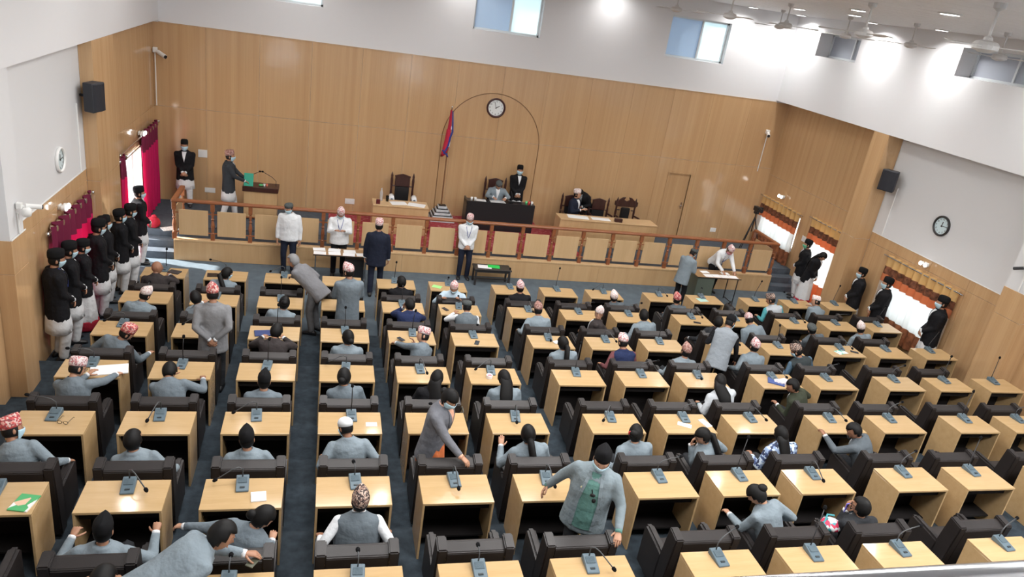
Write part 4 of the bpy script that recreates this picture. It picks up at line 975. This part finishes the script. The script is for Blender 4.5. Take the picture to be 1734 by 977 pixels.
    for s in (-1, 1): jk.ell(sh[s]+Rt @ Vector((-s*.018, 0, -.010)), .078, .070, .068, 10, 7)
    ring = [P(.074*math.cos(2*math.pi*k/12), .074*math.sin(2*math.pi*k/12), .515+.012*math.sin(-2*math.pi*k/12)) for k in range(13)]
    jk.tube(ring, .019, 6)
    def sleeves(mb, inf=0):
        for s in (-1, 1):
            e, w, _ = arms[s]; c = w-(w-e).normalized()*.012
            limb(mb, [sh[s], e, c], [.068+inf, .056+inf, .041+inf])
    nm = 'waistcoat' if vest else ('shirt' if tuck else 'jacket')
    if vest:
        for s in (-1, 1):
            sv = MB(); e, w, _ = arms[s]; limb(sv, [sh[s], e, w-(w-e).normalized()*.012], [.060, .048, .034]); sv.ell(sh[s], .062, .058, .06, 10, 7)
            PENDING.append((link('sleeve', sv.mesh('sleeve'), shirt, t), .018, None, None))
    else: sleeves(jk)
    PENDING.append((link(nm, jk.mesh(nm), jacket, t), .0175, None, None))
    for s in (-1, 1):
        e, w, _ = arms[s]
        if not tuck and not vest: d = (w-e).normalized(); part('cuff', MB().tube([w-d*.02, w+d*.012], [.036, .034], 10), shirt, t, smooth=True)
    # shirt front, collar
    if not tuck:
        zs = [.51-(.51-vneck)*i/6 for i in range(7)]; vsx = []
        for zz in zs:
            for c0, w0, d0 in zip(TORSO, TORSO[1:], range(99)):
                if c0[0] <= zz <= w0[0]: u = (zz-c0[0])/(w0[0]-c0[0]); hw = c0[1]+(w0[1]-c0[1])*u; dd_ = c0[2]+(w0[2]-c0[2])*u
            wv = vw*(zz-vneck)/(.51-vneck)+.006 if vw < .06 else .048+(vw-.048)*min(1, (.51-zz)/.30)
            vsx.append([(q*wv, (dd_+.012)*(belly if zz < .3 else 1)*math.sqrt(max(0, 1-(q*wv/(hw+.012))**2))) for q in (-1, -.5, 0, .5, 1)])
        if not sit:
            for s in (-1, 1):
                a_, b_ = [], []
                for zz, row in zip(zs, vsx):
                    px, py = row[4 if s > 0 else 0]; u = (zz-vneck)/(.51-vneck); wl_ = .036*math.sin(math.pi*(.12+.80*u)) if vw < .06 else .03
                    for q in (0, wl_): a_.append(P(px+s*(q-.004), py+.016-q*.35, zz)); b_.append(P(px+s*(q-.004), py-.012-q*.35, zz))
                n_ = len(a_); ff = []
                for i in range(6):
                    ff += [(i*2, i*2+1, i*2+3, i*2+2), (n_+i*2, n_+i*2+2, n_+i*2+3, n_+i*2+1), (i*2, i*2+2, n_+i*2+2, n_+i*2), (i*2+1, n_+i*2+1, n_+i*2+3, i*2+3)]
                ff += [(0, n_, n_+1, 1), (n_-2, n_-1, 2*n_-1, 2*n_-2)]
                part('lapel', MB().add(a_+b_, ff), jacket, t)
        A = [P(px, py+.007, zz) for zz, row in zip(zs, vsx) for px, py in row]; B = [P(px, py-.014, zz) for zz, row in zip(zs, vsx) for px, py in row]
        fs = []
        for i in range(6):
            for j in range(4): fs.append((i*5+j, i*5+j+1, (i+1)*5+j+1, (i+1)*5+j)); fs.append((35+i*5+j, 35+(i+1)*5+j, 35+(i+1)*5+j+1, 35+i*5+j+1))
        for i in range(6): fs += [(i*5, (i+1)*5, 35+(i+1)*5, 35+i*5), (i*5+4, 35+i*5+4, 35+(i+1)*5+4, (i+1)*5+4)]
        part('shirt_front', MB().add(A+B, fs), shirt, t, smooth=False)
    part('collar', MB().loft([[P(rr_*math.cos(2*math.pi*k/14), rr_*math.sin(2*math.pi*k/14)+.004, zz+(-.02 if math.sin(2*math.pi*k/14) > .6 else 0)) for k in range(14)] for rr_, zz in ((.068, .50), (.067, .525), (.063, .543), (.058, .54))], False), collar or (jacket if not vest else shirt), t, smooth=True)
    if lanyard:
        part('lanyard', MB().tube([P(-.06, .04, .53), P(-.062, .115, .46), P(-.03, .155, .32), P(0, .158, .22), P(.03, .155, .32), P(.062, .115, .46), P(.06, .04, .53)], .0075, 5), lanyard, t)
    if spec == 'glassespocket':
        part('sunglasses', MB().ell(P(-.02, .168, .30), .03, .012, .02).ell(P(-.045, .165, .24), .022, .012, .03).tube([P(-.02, .168, .30), P(.0, .165, .36)], .006, 5), BLACK, t); part('badge', MB().ell(P(.10, .142, .33), .014, .006, .014), mat('badge', (.7, .65, .4), .4), t)
    if spec == 'badge': part('badge', MB().ell(P(.10, .14, .33), .02, .006, .01), mat('badge silver', (.6, .6, .65), .3), t)
    # --- cap, hair, mask
    cM = lambda p: HC+Rh @ p
    if cap:
        ch = CAPS.get(cap, CAPB) if cap not in ('s',) else SKULL; Rc = rotx(8+captilt)
        prof = ((.0, .082, .103, 0), (.035, .085, .106, 0), (.075, .078, .103, .004), (.108, .050, .097, .010), (.128, .016, .085, .014)) if cap != 's' else ((-.01, .082, .104, 0), (.03, .083, .104, 0), (.06, .07, .09, 0), (.082, .045, .06, 0), (.092, .012, .02, 0))
        if cap in 'PWRNB': prof = ((.0, .083, .104, 0), (.04, .086, .108, 0), (.085, .083, .107, .003), (.112, .074, .098, .006), (.122, .055, .075, .008), (.124, .02, .03, .008))
        if cap == 'g': prof = ((.0, .086, .106, 0), (.04, .09, .112, .004), (.07, .08, .104, .012), (.085, .05, .07, .014), (.09, .02, .03, .01))
        rg = [[cM(Rc @ Vector((a_*math.cos(u), b_*math.sin(u)+yo-.006, zz))+Vector((0, 0, .038))) for u in [2*math.pi*k/20 for k in range(20)]] for zz, a_, b_, yo in prof]
        part('cap', MB().loft(rg), ch, t, smooth=True)
        hair = hair or 'short'
    hm = HAIRG if hair and 'grey' in hair else HAIR; hs = (hair or '').replace('grey', '')
    if hs and hs != 'bald':
        woman = hs in ('bun', 'pony', 'long', 'tied')
        kp = (lambda d: (d.y < .25 and d.z > -.42+max(0, d.y)*1.6) or d.z > .46-(.1 if woman else 0) or (d.y < -.35 and d.z > -.62)) if not cap else (lambda d: d.y < .2 and -.55 < d.z < .5)
        vs, fs = headgrid(20, 15, .012 if not cap else .006, kp)
        hb = MB(); hb.add([cM(v) for v in vs], fs); o = part('hair', hb, hm, t, smooth=True)
        if woman or hs == 'short' and not cap:
            sm = o.modifiers.new('thick', 'SOLIDIFY'); sm.thickness = .012; sm.offset = 0
        if hs == 'bun': part('bun', MB().ell(cM(Vector((0, -.118, -.01))), .052, .042, .05, 12, 8), hm, t, smooth=True)
        if hs == 'tied': part('bun', MB().ell(cM(Vector((0, -.10, .05))), .06, .05, .05, 12, 8), hm, t, smooth=True)
        if hs == 'pony': part('ponytail', MB().tube([cM(Vector((0, -.09, .0))), cM(Vector((0, -.135, -.03))), P(.01, -.165, .44), P(.02, -.175, .32), P(.02, -.17, .24)], [.035, .045, .045, .038, .012], 10), hm, t, smooth=True)
        if hs == 'long': part('long_hair', MB().tube([cM(Vector((0, -.03, .02))), cM(Vector((0, -.075, -.07))), P(0, -.125, .44), P(0, -.165, .30), P(0, -.165, .12)], [(.085, .07), (.095, .055), (.105, .04), (.09, .03), (.05, .014)], 14), hm, t, smooth=True)
    if mask:
        vs, fs = headgrid(28, 22, .011, lambda d: d.y > .18 and -.86 < d.z < -.02)
        vs = [v+Vector((0, .016*math.exp(-(v.x/.03)**2-((v.z+.025)/.04)**2), 0)) for v in vs]
        o = part('face_mask', MB().add([cM(v) for v in vs], fs), mask, t, smooth=True)
        sm = o.modifiers.new('thick', 'SOLIDIFY'); sm.thickness = .004; sm.offset = 1
    if spec == 'glasses' or spec == 'mg':
        g = MB()
        for s in (-1, 1):
            g.tube([cM(Vector((s*.032+.024*math.cos(2*math.pi*i/10), .098, .012+.019*math.sin(2*math.pi*i/10)))) for i in range(11)], .003, 5, False); g.tube([cM(Vector((s*.056, .096, .016))), cM(Vector((s*.08, .0, .012)))], .003, 5)
        part('eyeglasses', g, BLACK, t)
    if spec == 'clip': part('hair_clip', MB().ell(cM(Vector((-.06, -.075, .03))), .025, .02, .03), mat('red clip', (.6, .02, .02), .4), t, smooth=True)
    return t, HC, arms
def finish_people():
    tmp = []
    for o, vox, ext, ms in PENDING:
        m = o.modifiers.new('r', 'REMESH'); m.mode = 'VOXEL'; m.voxel_size = vox; m.use_smooth_shade = True
        s = o.modifiers.new('s', 'SMOOTH'); s.factor = .5; s.iterations = 3
    bpy.context.view_layer.update(); dg = bpy.context.evaluated_depsgraph_get()
    for o in [q for q in COL.objects if q.type == 'FONT']:
        me = bpy.data.meshes.new_from_object(o.evaluated_get(dg)); c = o.data
        n = bpy.data.objects.new('numeral_mark', me); COL.objects.link(n); n.location = o.location; n.parent = o.parent
        bpy.data.objects.remove(o); bpy.data.curves.remove(c); n.name = 'numeral'
    news = [bpy.data.meshes.new_from_object(o.evaluated_get(dg)) for o, *_ in PENDING]
    for (o, vox, ext, ms), me in zip(PENDING, news):
        mm = [s for s in o.data.materials]; o.modifiers.clear()
        if ext:
            bm = bmesh.new(); bm.from_mesh(me); em = ext.mesh('x', smooth=True); bm.from_mesh(em); bm.to_mesh(me); bm.free(); bpy.data.meshes.remove(em)
            for f in me.polygons: f.use_smooth = True
            me.materials.clear(); [me.materials.append(q) for q in ms]
        else:
            me.materials.clear(); [me.materials.append(q) for q in mm]
        old = o.data; o.data = me; me.name = o.name; bpy.data.meshes.remove(old)
def S(k, label, dx=0, dy=0, off=(0, 0), **kw):
    c, r = k[0], int(k[1])-1
    kw.setdefault('group', 'seated members')
    return person(label, DX[COLS.index(c)]+DW/2+off[0], DY[r]-.58+off[1], STEP*r, dx=dx, dy=dy, **kw)
def G(label, x, y, z, face=0, **kw): kw.setdefault('sit', False); return person(label, x, y, z, face=face, **kw)
# first row
S('a1', 'seated bald man in a dark suit at the front left desk, head turned right', -.02, .17, jacket=DBRN, hair='bald', skin=1, head=(-65, 0, 0), hands=('lap', 'desk'))
S('b1', 'seated woman with a ponytail and white mask at the second front desk', .08, 0, jacket=GREY2, hair='pony', mask=MASK, head=(-60, 5, 0), skin=2)
S('e1', 'seated dark-haired man holding white cloth to his face, front row centre', .02, 0, jacket=BLK, hair='short', head=(35, 0, 0), hands=('chin', 'lap'))
S('f1', 'man in pale shirt turned round over his armchair back, front row', 0, .10, face=165, off=(0, .05), jacket=LBL, shirt=LBL, tuck=True, cap='p', mask=MASK, hands=((-.18, .28, .92), (.22, .34, .93)), head=(0, 15, 0))
S('g1', 'seated man in a black suit and pink cap in front of the low side table', -.03, 0, jacket=BLK, cap='p', hands=('lap', 'lap'))
S('i1', 'slumped member with a pointed pale cap, front row, seen from behind', -.12, -.22, jacket=GREY3, cap='w', head=(0, -15, 0))
S('j1', 'slumped member with a dotted red and white cap, front row beside the right table', -.05, -.22, jacket=GREY3, cap='r')
S('l1', 'member in a striped cap, pale waistcoat and teal sleeves leaning left, front row', -.12, .14, jacket=TGREY, shirt=TEAL, vest=True, cap='k', head=(50, 10, 0), hands=('arm', 'lap'))
S('m1', 'man in a grey jacket and white cap raising his hand to his chin, front row', .12, .36, jacket=GREY2, cap='w', head=(60, 0, 0), hands=('chin', 'desk'))
# second row
S('a2', 'seated man in a white cap and pale grey jacket, left desk of the second row', .12, .08, jacket=GREY2, cap='w', head=(-30, 10, 5), skin=2)
S('b2', 'member in grey leaning left, hidden behind the standing man in the red cap', -.22, .12, jacket=GREY2, hair='short', hands=('desk', 'lap'))
S('c2', 'seated woman with smooth black hair, second row left of the narrow aisle', .1, -.05, jacket=GREY2, hair='tied', skin=2)
S('e2', 'seated man in a blue jacket with his hand at his ear, second row', .06, .17, jacket=BLUE, hair='short', head=(40, 10, 0), hands=('ear', 'desk'))
S('f2', 'seated man in a check grey waistcoat, white sleeves and grey cap, second row', .02, .28, jacket=VESTG, shirt=WSH, vest=True, cap='g', hands=('desk', 'lap'))
S('g2', 'seated man in grey with a brown patterned cap, second row behind an aisle', -.02, .18, jacket=GREY2, cap='n', hands=('arm', 'lap'))
S('h2', 'man in glasses and a tall pale cap looking back over his shoulder, second row', .1, .12, jacket=DBRN, cap='w', twist=60, head=(92, 5, 0), spec='glasses', skin=2, captilt=-12)
S('i2', 'seated black-haired man in light grey leaning to his left arm, second row', -.06, .10, jacket=GREY2, hair='short', hands=('arm', 'lap'))
S('j2', 'dark-haired member hidden behind the man stooping in the aisle, second row', .1, -.1, jacket=DKT, hair='short', hands=('arm', 'lap'), shirt=TGREY)
S('k2', 'seated man in grey and a pink cap hunched to the left, second row', -.14, .30, jacket=GREY2, cap='p', head=(-10, 10, 0))
S('l2', 'slumped member with only a dark grey cap showing over the armchair, second row', -.22, -.26, jacket=GREY3, cap='g')
S('m2', 'member in a white cap leaning left over his armrest by the right wall, second row', -.14, -.14, jacket=GREY2, cap='w', hands=('arm', 'lap'), head=(-20, 5, 0))
# third row
S('a3', 'seated man in a red and white cap turning right, left desk of the third row', .22, 0, jacket=GREY, cap='R', twist=-25, head=(-45, 15, 0), hands=('lap', (.48, .28, .62)))
S('c3', 'seated man in a dark brown jacket before a blue laptop sleeve, third row', .05, .18, jacket=DBRN, hair='short', head=(-25, 10, 0), hands=('desk', 'desk'))
S('d3', 'seated woman with tied black hair beside the narrow aisle, third row', .02, -.05, jacket=GREY2, hair='bun', skin=2, head=(20, 0, 0))
S('e3', 'seated man in profile with a pink cap, phone in hand, third row', .17, .30, jacket=GREY, cap='P', twist=40, head=(40, 10, 0), hands=((-.30, .52, .80), (.02, .5, .80)), skin=2)
S('g3', 'seated woman with a long black ponytail and glasses, third row behind an aisle', -.06, 0, jacket=GREY2, hair='pony', head=(20, 5, 0), skin=2)
S('h3', 'seated man in a bright blue waistcoat and maroon sleeves, third row', -.02, .15, jacket=BLUE, shirt=MAROON, vest=True, cap='p', hands=('arm', 'lap'), head=(15, 5, 0))
S('i3', 'slumped member with a brown patterned cap low in the armchair, third row', .03, -.24, jacket=GREY2, cap='n', hands=('arm', 'lap'))
S('j3', 'seated man in grey tipping back a pink cap, third row right of the stooping man', .04, .18, jacket=GREY2, cap='p', head=(0, -18, 0), hands=('arm', 'lap'))
S('k3', 'seated man with a black and cream cap and denim sleeve leaning left, third row', -.2, .05, jacket=cloth('dark slate jacket', (.045, .055, .058)), shirt=DNIM, vest=True, cap='k', mask=MASK, head=(45, 15, 0), hands=('arm', 'lap'))
# fourth row
S('a4', 'seated man in grey and a pink cap writing on a large white paper', -.04, .20, jacket=GREY, cap='P', twist=-12, head=(-35, 20, 0), hands=((.02, .55, .82), (.36, .56, .82)), spec='glasses', skin=2)
S('b4', 'seated dark-haired man in grey slumped forward on his desk, fourth row left', -.1, .36, jacket=GREY, hair='short', skin=1, head=(-10, 25, 0), hands=((-.10, .60, .82), (.32, .50, .80)))
S('c4', 'slumped member in a black pointed cap, fourth row left of the narrow aisle', .02, -.22, jacket=GREY, cap='b', skin=2)
S('d4', 'seated woman with a low bun and a grey jacket, fourth row by the narrow aisle', -.08, .03, jacket=GREY, hair='bun', head=(-15, 5, 0), skin=2)
S('e4', 'seated woman in black with black hair, behind the standing woman, fourth row', .07, .03, jacket=BLK, hair='long', head=(-20, 5, 0), collar=BLK)
S('f4', 'seated woman with long straight black hair holding something to her face', -.02, .07, jacket=GREY2, hair='long', hands=('read', 'lap'), head=(15, 15, 0), skin=2)
S('i4', 'woman with long black hair in a white and teal dress leaning over her desk', -.06, .12, side=-6, jacket=TGREY, shirt=TEAL, hair='long', head=(-35, 10, 0), hands=('arm', 'desk'))
S('j4', 'seated man in an olive jacket looking left, blue file on his desk', -.22, .10, jacket=OLIVE, hair='short', twist=35, head=(45, 5, 0), hands=('arm', 'desk'), collar=OLIVE, skin=1)
# fifth row
S('a5', 'masked man in a red cap at the left end of the fifth row', -.17, .12, jacket=GREY2, cap='r', mask=MASK, head=(-45, 10, 0), hands=('lap', 'arm'))
S('b5', 'dark-haired man sunk in his armchair with a fist on the armrest, fifth row left', -.09, -.22, jacket=GREY2, hair='short', head=(-25, 5, 0), hands=('lap', 'arm'), skin=0, curl=1.1)
S('c5', 'man in a black cap sunk in his armchair, hands on both armrests, fifth row', -.04, -.22, jacket=GREY2, cap='b', hands=('arm', 'arm'))
S('d5', 'seated man in a white skullcap and light grey jacket, fifth row by the aisle', -.06, .18, jacket=GREY2, cap='s', mask=MASK, head=(35, 15, 0), hands=('arm', 'arm'), skin=1)
S('f5', 'seated woman with a black ponytail raising one open hand, fifth row', -.1, -.03, jacket=GREY2, hair='pony', hands=((-.36, .25, .80), 'lap'), curl=.15, skin=2)
S('g5', 'seated woman with a red hair clip resting her elbow on the armrest, fifth row', -.08, -.02, jacket=GREY2, hair='tied', spec='clip', head=(-35, 5, 0), hands=((-.42, .05, .70), 'lap'), skin=2)
S('h5', 'seated woman with glasses and ponytail, hand to her mouth, fifth row', -.2, 0, jacket=GREY2, hair='pony', spec='glasses', twist=40, head=(50, 0, 0), hands=('chin', 'lap'), skin=2)
S('i5', 'seated person with dark hair in a blue striped blouse, fifth row', -.12, -.06, jacket=STRP, shirt=STRP, tuck=True, hair='long', hands=('arm', 'lap'))
J5 = S('j5', 'seated man in grey phoning and stretching an arm to his desk, fifth row', -.22, .18, jacket=GREY3, hair='short', twist=35, head=(45, 10, 0), hands=((-.48, .42, .82), 'ear'), skin=1)
# sixth row
S('b6', 'man in a black pointed cap sunk in a sixth row armchair, arms raised', .03, -.36, jacket=GREY2, cap='b', hands=((-.30, .26, .75), (.40, .30, .74)), curl=1.0)
S('c6', 'seated woman with a low bun and grey jacket looking right, sixth row', .17, .04, side=4, jacket=GREY, hair='bun', twist=-30, head=(-45, 15, 0), hands=((-.48, .30, .80), 'arm'), skin=2)
S('d6', 'broad man in a slate waistcoat and white sleeves leaning back with a grey cap', .02, .20, jacket=VESTG, shirt=WSH, vest=True, cap='k', head=(0, -32, 0), hands=('arm', 'arm'), skin=1, belly=1.12, h=1.03)
S('h6', 'seated woman with clipped-up hair and grey jacket stooping left, sixth row right', -.2, .22, jacket=GREY2, hair='tied', twist=30, head=(25, 20, 0), hands=((-.36, .42, .62), 'lap'), skin=2)
S('i6', 'person with short black hair and glasses low in an armchair, sixth row', -.04, -.36, jacket=DKT, hair='short', head=(30, 0, 0), hands=((-.09, .18, .84), 'lap'), spec='glasses')
# standing among the desks
G('man in a pinkish grey suit bending over the desk microphone beside the narrow aisle', -.02, 13.20, STEP, face=64, lean=50, hair='greyshort', jacket=cloth('warm grey suiting', (.20, .20, .212)), trousers=cloth('warm grey trousers', (.15, .155, .165)), head=(14, -34, 0), hands=(('w', -.52, 14.15, .86), ('w', -.12, 13.42, 1.0)), skin=2, h=1.05)
G('standing man in a long grey suit and pink cap seen from behind, second row', .55, 12.38, STEP, face=8, jacket=GREY, trousers=GREY3, cap='p', head=(35, 10, 0), hands=('read', 'read'), h=1.06)
G('standing man in a light grey suit and red cap with hands clasped behind his back', -1.50, 10.74, STEP*2, face=4, jacket=cloth('beige grey suiting', (.225, .228, .238)), cap='r', trousers=DKT, hands=('back', 'back'), head=(10, 15, 0), h=1.07)
G('standing woman in a grey jacket over orange, hand on an armchair back', 1.45, 7.52, STEP*4, face=-122, lean=10, side=0, jacket=cloth('mauve grey suiting', (.165, .17, .19)), shirt=PEACH, hair='bun', mask=MASK, skirt=ORNG, head=(-28, 14, 0), hands=('down', ('w', 1.74, 7.02, STEP*4+1.0)), skin=2, h=1.05, collar=PEACH)
G('standing stout man in a grey jacket, green shirt and black cap holding an armchair', 2.92, 5.98, STEP*5, face=152, jacket=cloth('pale blue grey suiting', (.235, .285, .31)), shirt=GRNS, trousers=DKT, cap='b', mask=MASK, vneck=-.14, vw=.095, belly=1.14, lean=4, side=-4, head=(8, 10, 0), hands=(('w', 3.10, 5.50, STEP*5+1.02), ('w', 2.50, 6.42, STEP*5+.82)), h=1.08, skin=2, collar=GRNS, spec='glassespocket')
G('man in a pale grey suit stooping over an armchair with a phone, bottom left', -1.22, 4.98, STEP*6, face=-68, lean=64, jacket=GREY2, hair='short', head=(-18, -28, 0), hands=(('w', -.50, 5.36, STEP*6+.90), 'down'), skin=0, h=1.05)
G('man with glasses and a white shirt bowing his head at the bottom left corner', -1.58, 4.62, STEP*6, face=0, sit=True, dy=.56, jacket=cloth('pale lilac shirting', (.60, .60, .64)), tuck=True, hair='short', head=(-40, 15, 0), hands=('desk', 'desk'), spec='glasses')
G('man in a grey waistcoat and black sleeves stooping in the aisle of the third row', 7.10, 10.62, STEP*2, face=-25, lean=24, side=6, jacket=cloth('pale slate waistcoat', (.27, .30, .33)), shirt=BLK, vest=True, cap='b', trousers=BLK, mask=MASK, head=(-40, 10, 0), hands=('lap', (.36, .25, .68)), h=1.02)
# guards along the left wall
g_ = dict(jacket=BLK, cap='B', mask=MASK, suruwal=WTUN, tunic=WTUN, hands=('clasp', 'clasp'), group='guards in black caps and white tunics')
G('guard in black with a white tunic, first of the left line and nearest the gallery', -4.0, 11.95, STEP, face=-58, h=1.14, lanyard=mat('blue lanyard', (.04, .06, .25), .6), head=(-5, 8, 0), **g_)
G('guard in black with a white tunic, second of the left line, beside the woman guard', -3.99, 12.55, STEP, face=-58, h=1.09, head=(0, 8, 0), **g_)
gw = dict(g_); gw.update(suruwal=None, tunic=None)
G('woman guard in a black jacket and long white skirt with a red hem, left line', -3.95, 13.10, STEP, face=-60, h=1.0, head=(-5, 10, 0), skirt=WTUN, sari=REDS, **gw)
G('guard in black with a white tunic, fourth of the left line, before the maroon curtain', -3.94, 13.95, 0, face=-55, h=1.15, head=(0, 12, 0), **g_)
G('guard in black with a white tunic, fifth of the left line, half hidden', -3.98, 14.6, 0, face=-60, h=1.06, **g_)
G('guard in black with a white tunic, sixth of the left line, behind the others', -3.84, 15.10, 0, face=-60, h=1.05, **g_)
G('guard in black with a white tunic, seventh of the left line, by the pilaster', -3.74, 15.44, 0, face=-62, h=1.06, head=(0, 8, 0), **g_)
G('guard standing in the glaring doorway at the foot of the left stage steps', -3.84, 16.72, 0, face=-70, h=1.06, **g_)
# guards along the right wall
G('guard in black with a green mask and white tunic near the right stage steps', 12.98, 16.72, 0, face=60, h=1.03, **{**g_, 'mask': GREENM})
G('person in a dark jacket with a red striped white skirt facing the side door', 12.93, 16.28, 0, face=-150, h=1.0, lean=12, jacket=BLK, hair='long', skirt=WTUN, sari=REDS, hands=('clasp', 'clasp'), head=(0, 25, 0), collar=BLK)
G('guard in black with a white tunic between the narrow and the wide right curtains', 13.12, 14.6, 0, face=68, h=1.04, **g_)
G('guard in black with a white tunic at the far edge of the wide right curtain', 13.10, 13.68, 0, face=62, h=1.11, **g_)
G('guard in black with a white tunic at the near end of the wide right curtain', 13.17, 12.10, STEP, face=62, h=1.14, **g_)
# on the stage
G('guard standing alone in the far left corner of the stage', -3.38, 19.62, SZ, face=-178, h=1.03, **g_)
G('man in a dark grey coat and brown cap carrying a green folder to the lectern', -2.25, 18.85, SZ, face=-85, jacket=cloth('dark grey coat', (.04, .045, .052)), cap='N', mask=MASK, suruwal=WTUN, tunic=WTUN, hands=((-.06, .38, .98), (.10, .36, .98)), h=1.04, feet=((-.10, .14), (.10, -.14)))
o_ = part('green_folder', box(-.02, .02, -.16, .16, -.11, .11), mat('teal green card', (.02, .33, .22), .5), None, bevel=.004); o_.location = (-1.78, 18.85, SZ+1.04); o_.rotation_euler = (R(90), R(20), R(90)); tag(o_, 'green folder held out by the man walking to the lectern', 'folder')
G('presiding speaker in a light grey jacket and dark cap reading at the black desk', 4.70, 19.48, SZ+DAIS, face=178, sit=True, hip=.56, jacket=GREY2, cap='g', head=(0, 30, 0), hands=('desk', 'desk'), lean=10, skin=2, h=1.03, spec='badge')
G('guard standing beside the presiding speaker with clasped hands', 5.33, 19.68, SZ+DAIS, face=178, h=1.03, **g_)
G('seated man in navy and a pale cap turning to the bowing man on stage', 7.02, 19.42, SZ, face=-140, sit=True, hip=.56, jacket=NAVY, cap='W', head=(15, 0, 0), hands=('read', 'read'), h=1.04, skin=2)
G('black-haired person in black bowing beside the seated man in navy', 7.50, 19.76, SZ, face=130, lean=42, jacket=BLK, hair='short', head=(0, 20, 0), hands=('read', 'read'), h=.98, skin=1, mask=MASK)
# in front of the stage
LAN = mat('blue lanyard', (.04, .06, .25), .6)
G('clerk in a white shirt and grey cap standing with arms hanging, left before the stage', -.68, 16.66, 0, face=172, jacket=WSH, tuck=True, trousers=NAVY, cap='g', mask=MASK, hands=('down', 'down'), head=(-20, 15, 0), h=1.03, belly=1.1)
G('clerk in a white shirt with a blue lanyard behind the left table of sheets', .44, 16.62, 0, face=180, jacket=WSH, tuck=True, trousers=BLK, cap='p', mask=MASK, hands=('read', 'read'), head=(0, 35, 0), h=1.04, lanyard=LAN, belly=1.08)
G('man in a dark navy suit and pale cap walking away past the left table', 1.25, 15.62, 0, face=-8, jacket=NAVY, trousers=NAVY, cap='P', hands=('down', 'down'), head=(5, 5, 0), h=1.06, feet=((-.08, -.12), (.09, .16)))
G('clerk in a white shirt and pink cap clasping hands before the black desk', 3.50, 16.86, 0, face=178, jacket=WSH, tuck=True, trousers=NAVY, cap='P', mask=MASK, hands=('clasp', 'clasp'), head=(0, 18, 0), h=1.02, lanyard=LAN)
G('man in a pale grey suit and dark cap reading at the right clerk table', 8.88, 15.72, 0, face=-62, lean=12, jacket=GREY2, trousers=BLK, cap='g', mask=MASK, hands=('read', 'read'), head=(0, 25, 0), h=.96)
G('clerk in a white shirt leaning over the sheets on the right table', 10.36, 16.84, 0, face=188, lean=42, jacket=WSH, tuck=True, trousers=BLK, cap='p', mask=mat('pink mask', (.6, .25, .3), .7), hands=((-.18, .62, .82), (.16, .58, .82)), head=(0, -5, 0), h=1.02, lanyard=LAN)
# phones and papers in hands
t_, HC_, ar_ = J5
w_ = t_.location+Vector(ar_[1][1])
t = thing('phone', 'black phone at the ear of the man stretching an arm to his desk', 'phone', tuple(w_+Vector((-.02, .01, .075))), R(60)); part('case', box(-.006, .006, -.036, .036, -.075, .075), PHN, t, bevel=.003); part('screen', box(-.0068, -.0055, -.032, .032, -.068, .068), mat('phone screen', (.03, .035, .045), .1), t)
def held(k, dx, dy, dz, rz, label):
    c, r = k[0], int(k[1])-1
    t = thing('phone', label, 'phone', (DX[COLS.index(c)]+DW/2+dx, DY[r]-.58+dy, STEP*r+dz), R(rz)); part('case', box(-.036, .036, -.075, .075, 0, .010), PHN, t, bevel=.003); part('screen', box(-.032, .032, -.07, .07, .0098, .0108), mat('phone screen', (.03, .035, .045), .1), t)
held('e3', -.20, .66, .80, 35, 'black phone held by the man in profile with the pink cap')
t = thing('phone', 'olive backed phone held by the man stooping at the bottom left', 'phone', (-.42, 5.32, STEP*6+.84), R(-30)); part('case', box(-.037, .037, -.078, .078, 0, .011), mat('olive phone back', (.10, .105, .075), .3), t, bevel=.003); part('camera_bump', box(-.03, -.008, .04, .07, .0105, .013), PHN, t)
finish_people()
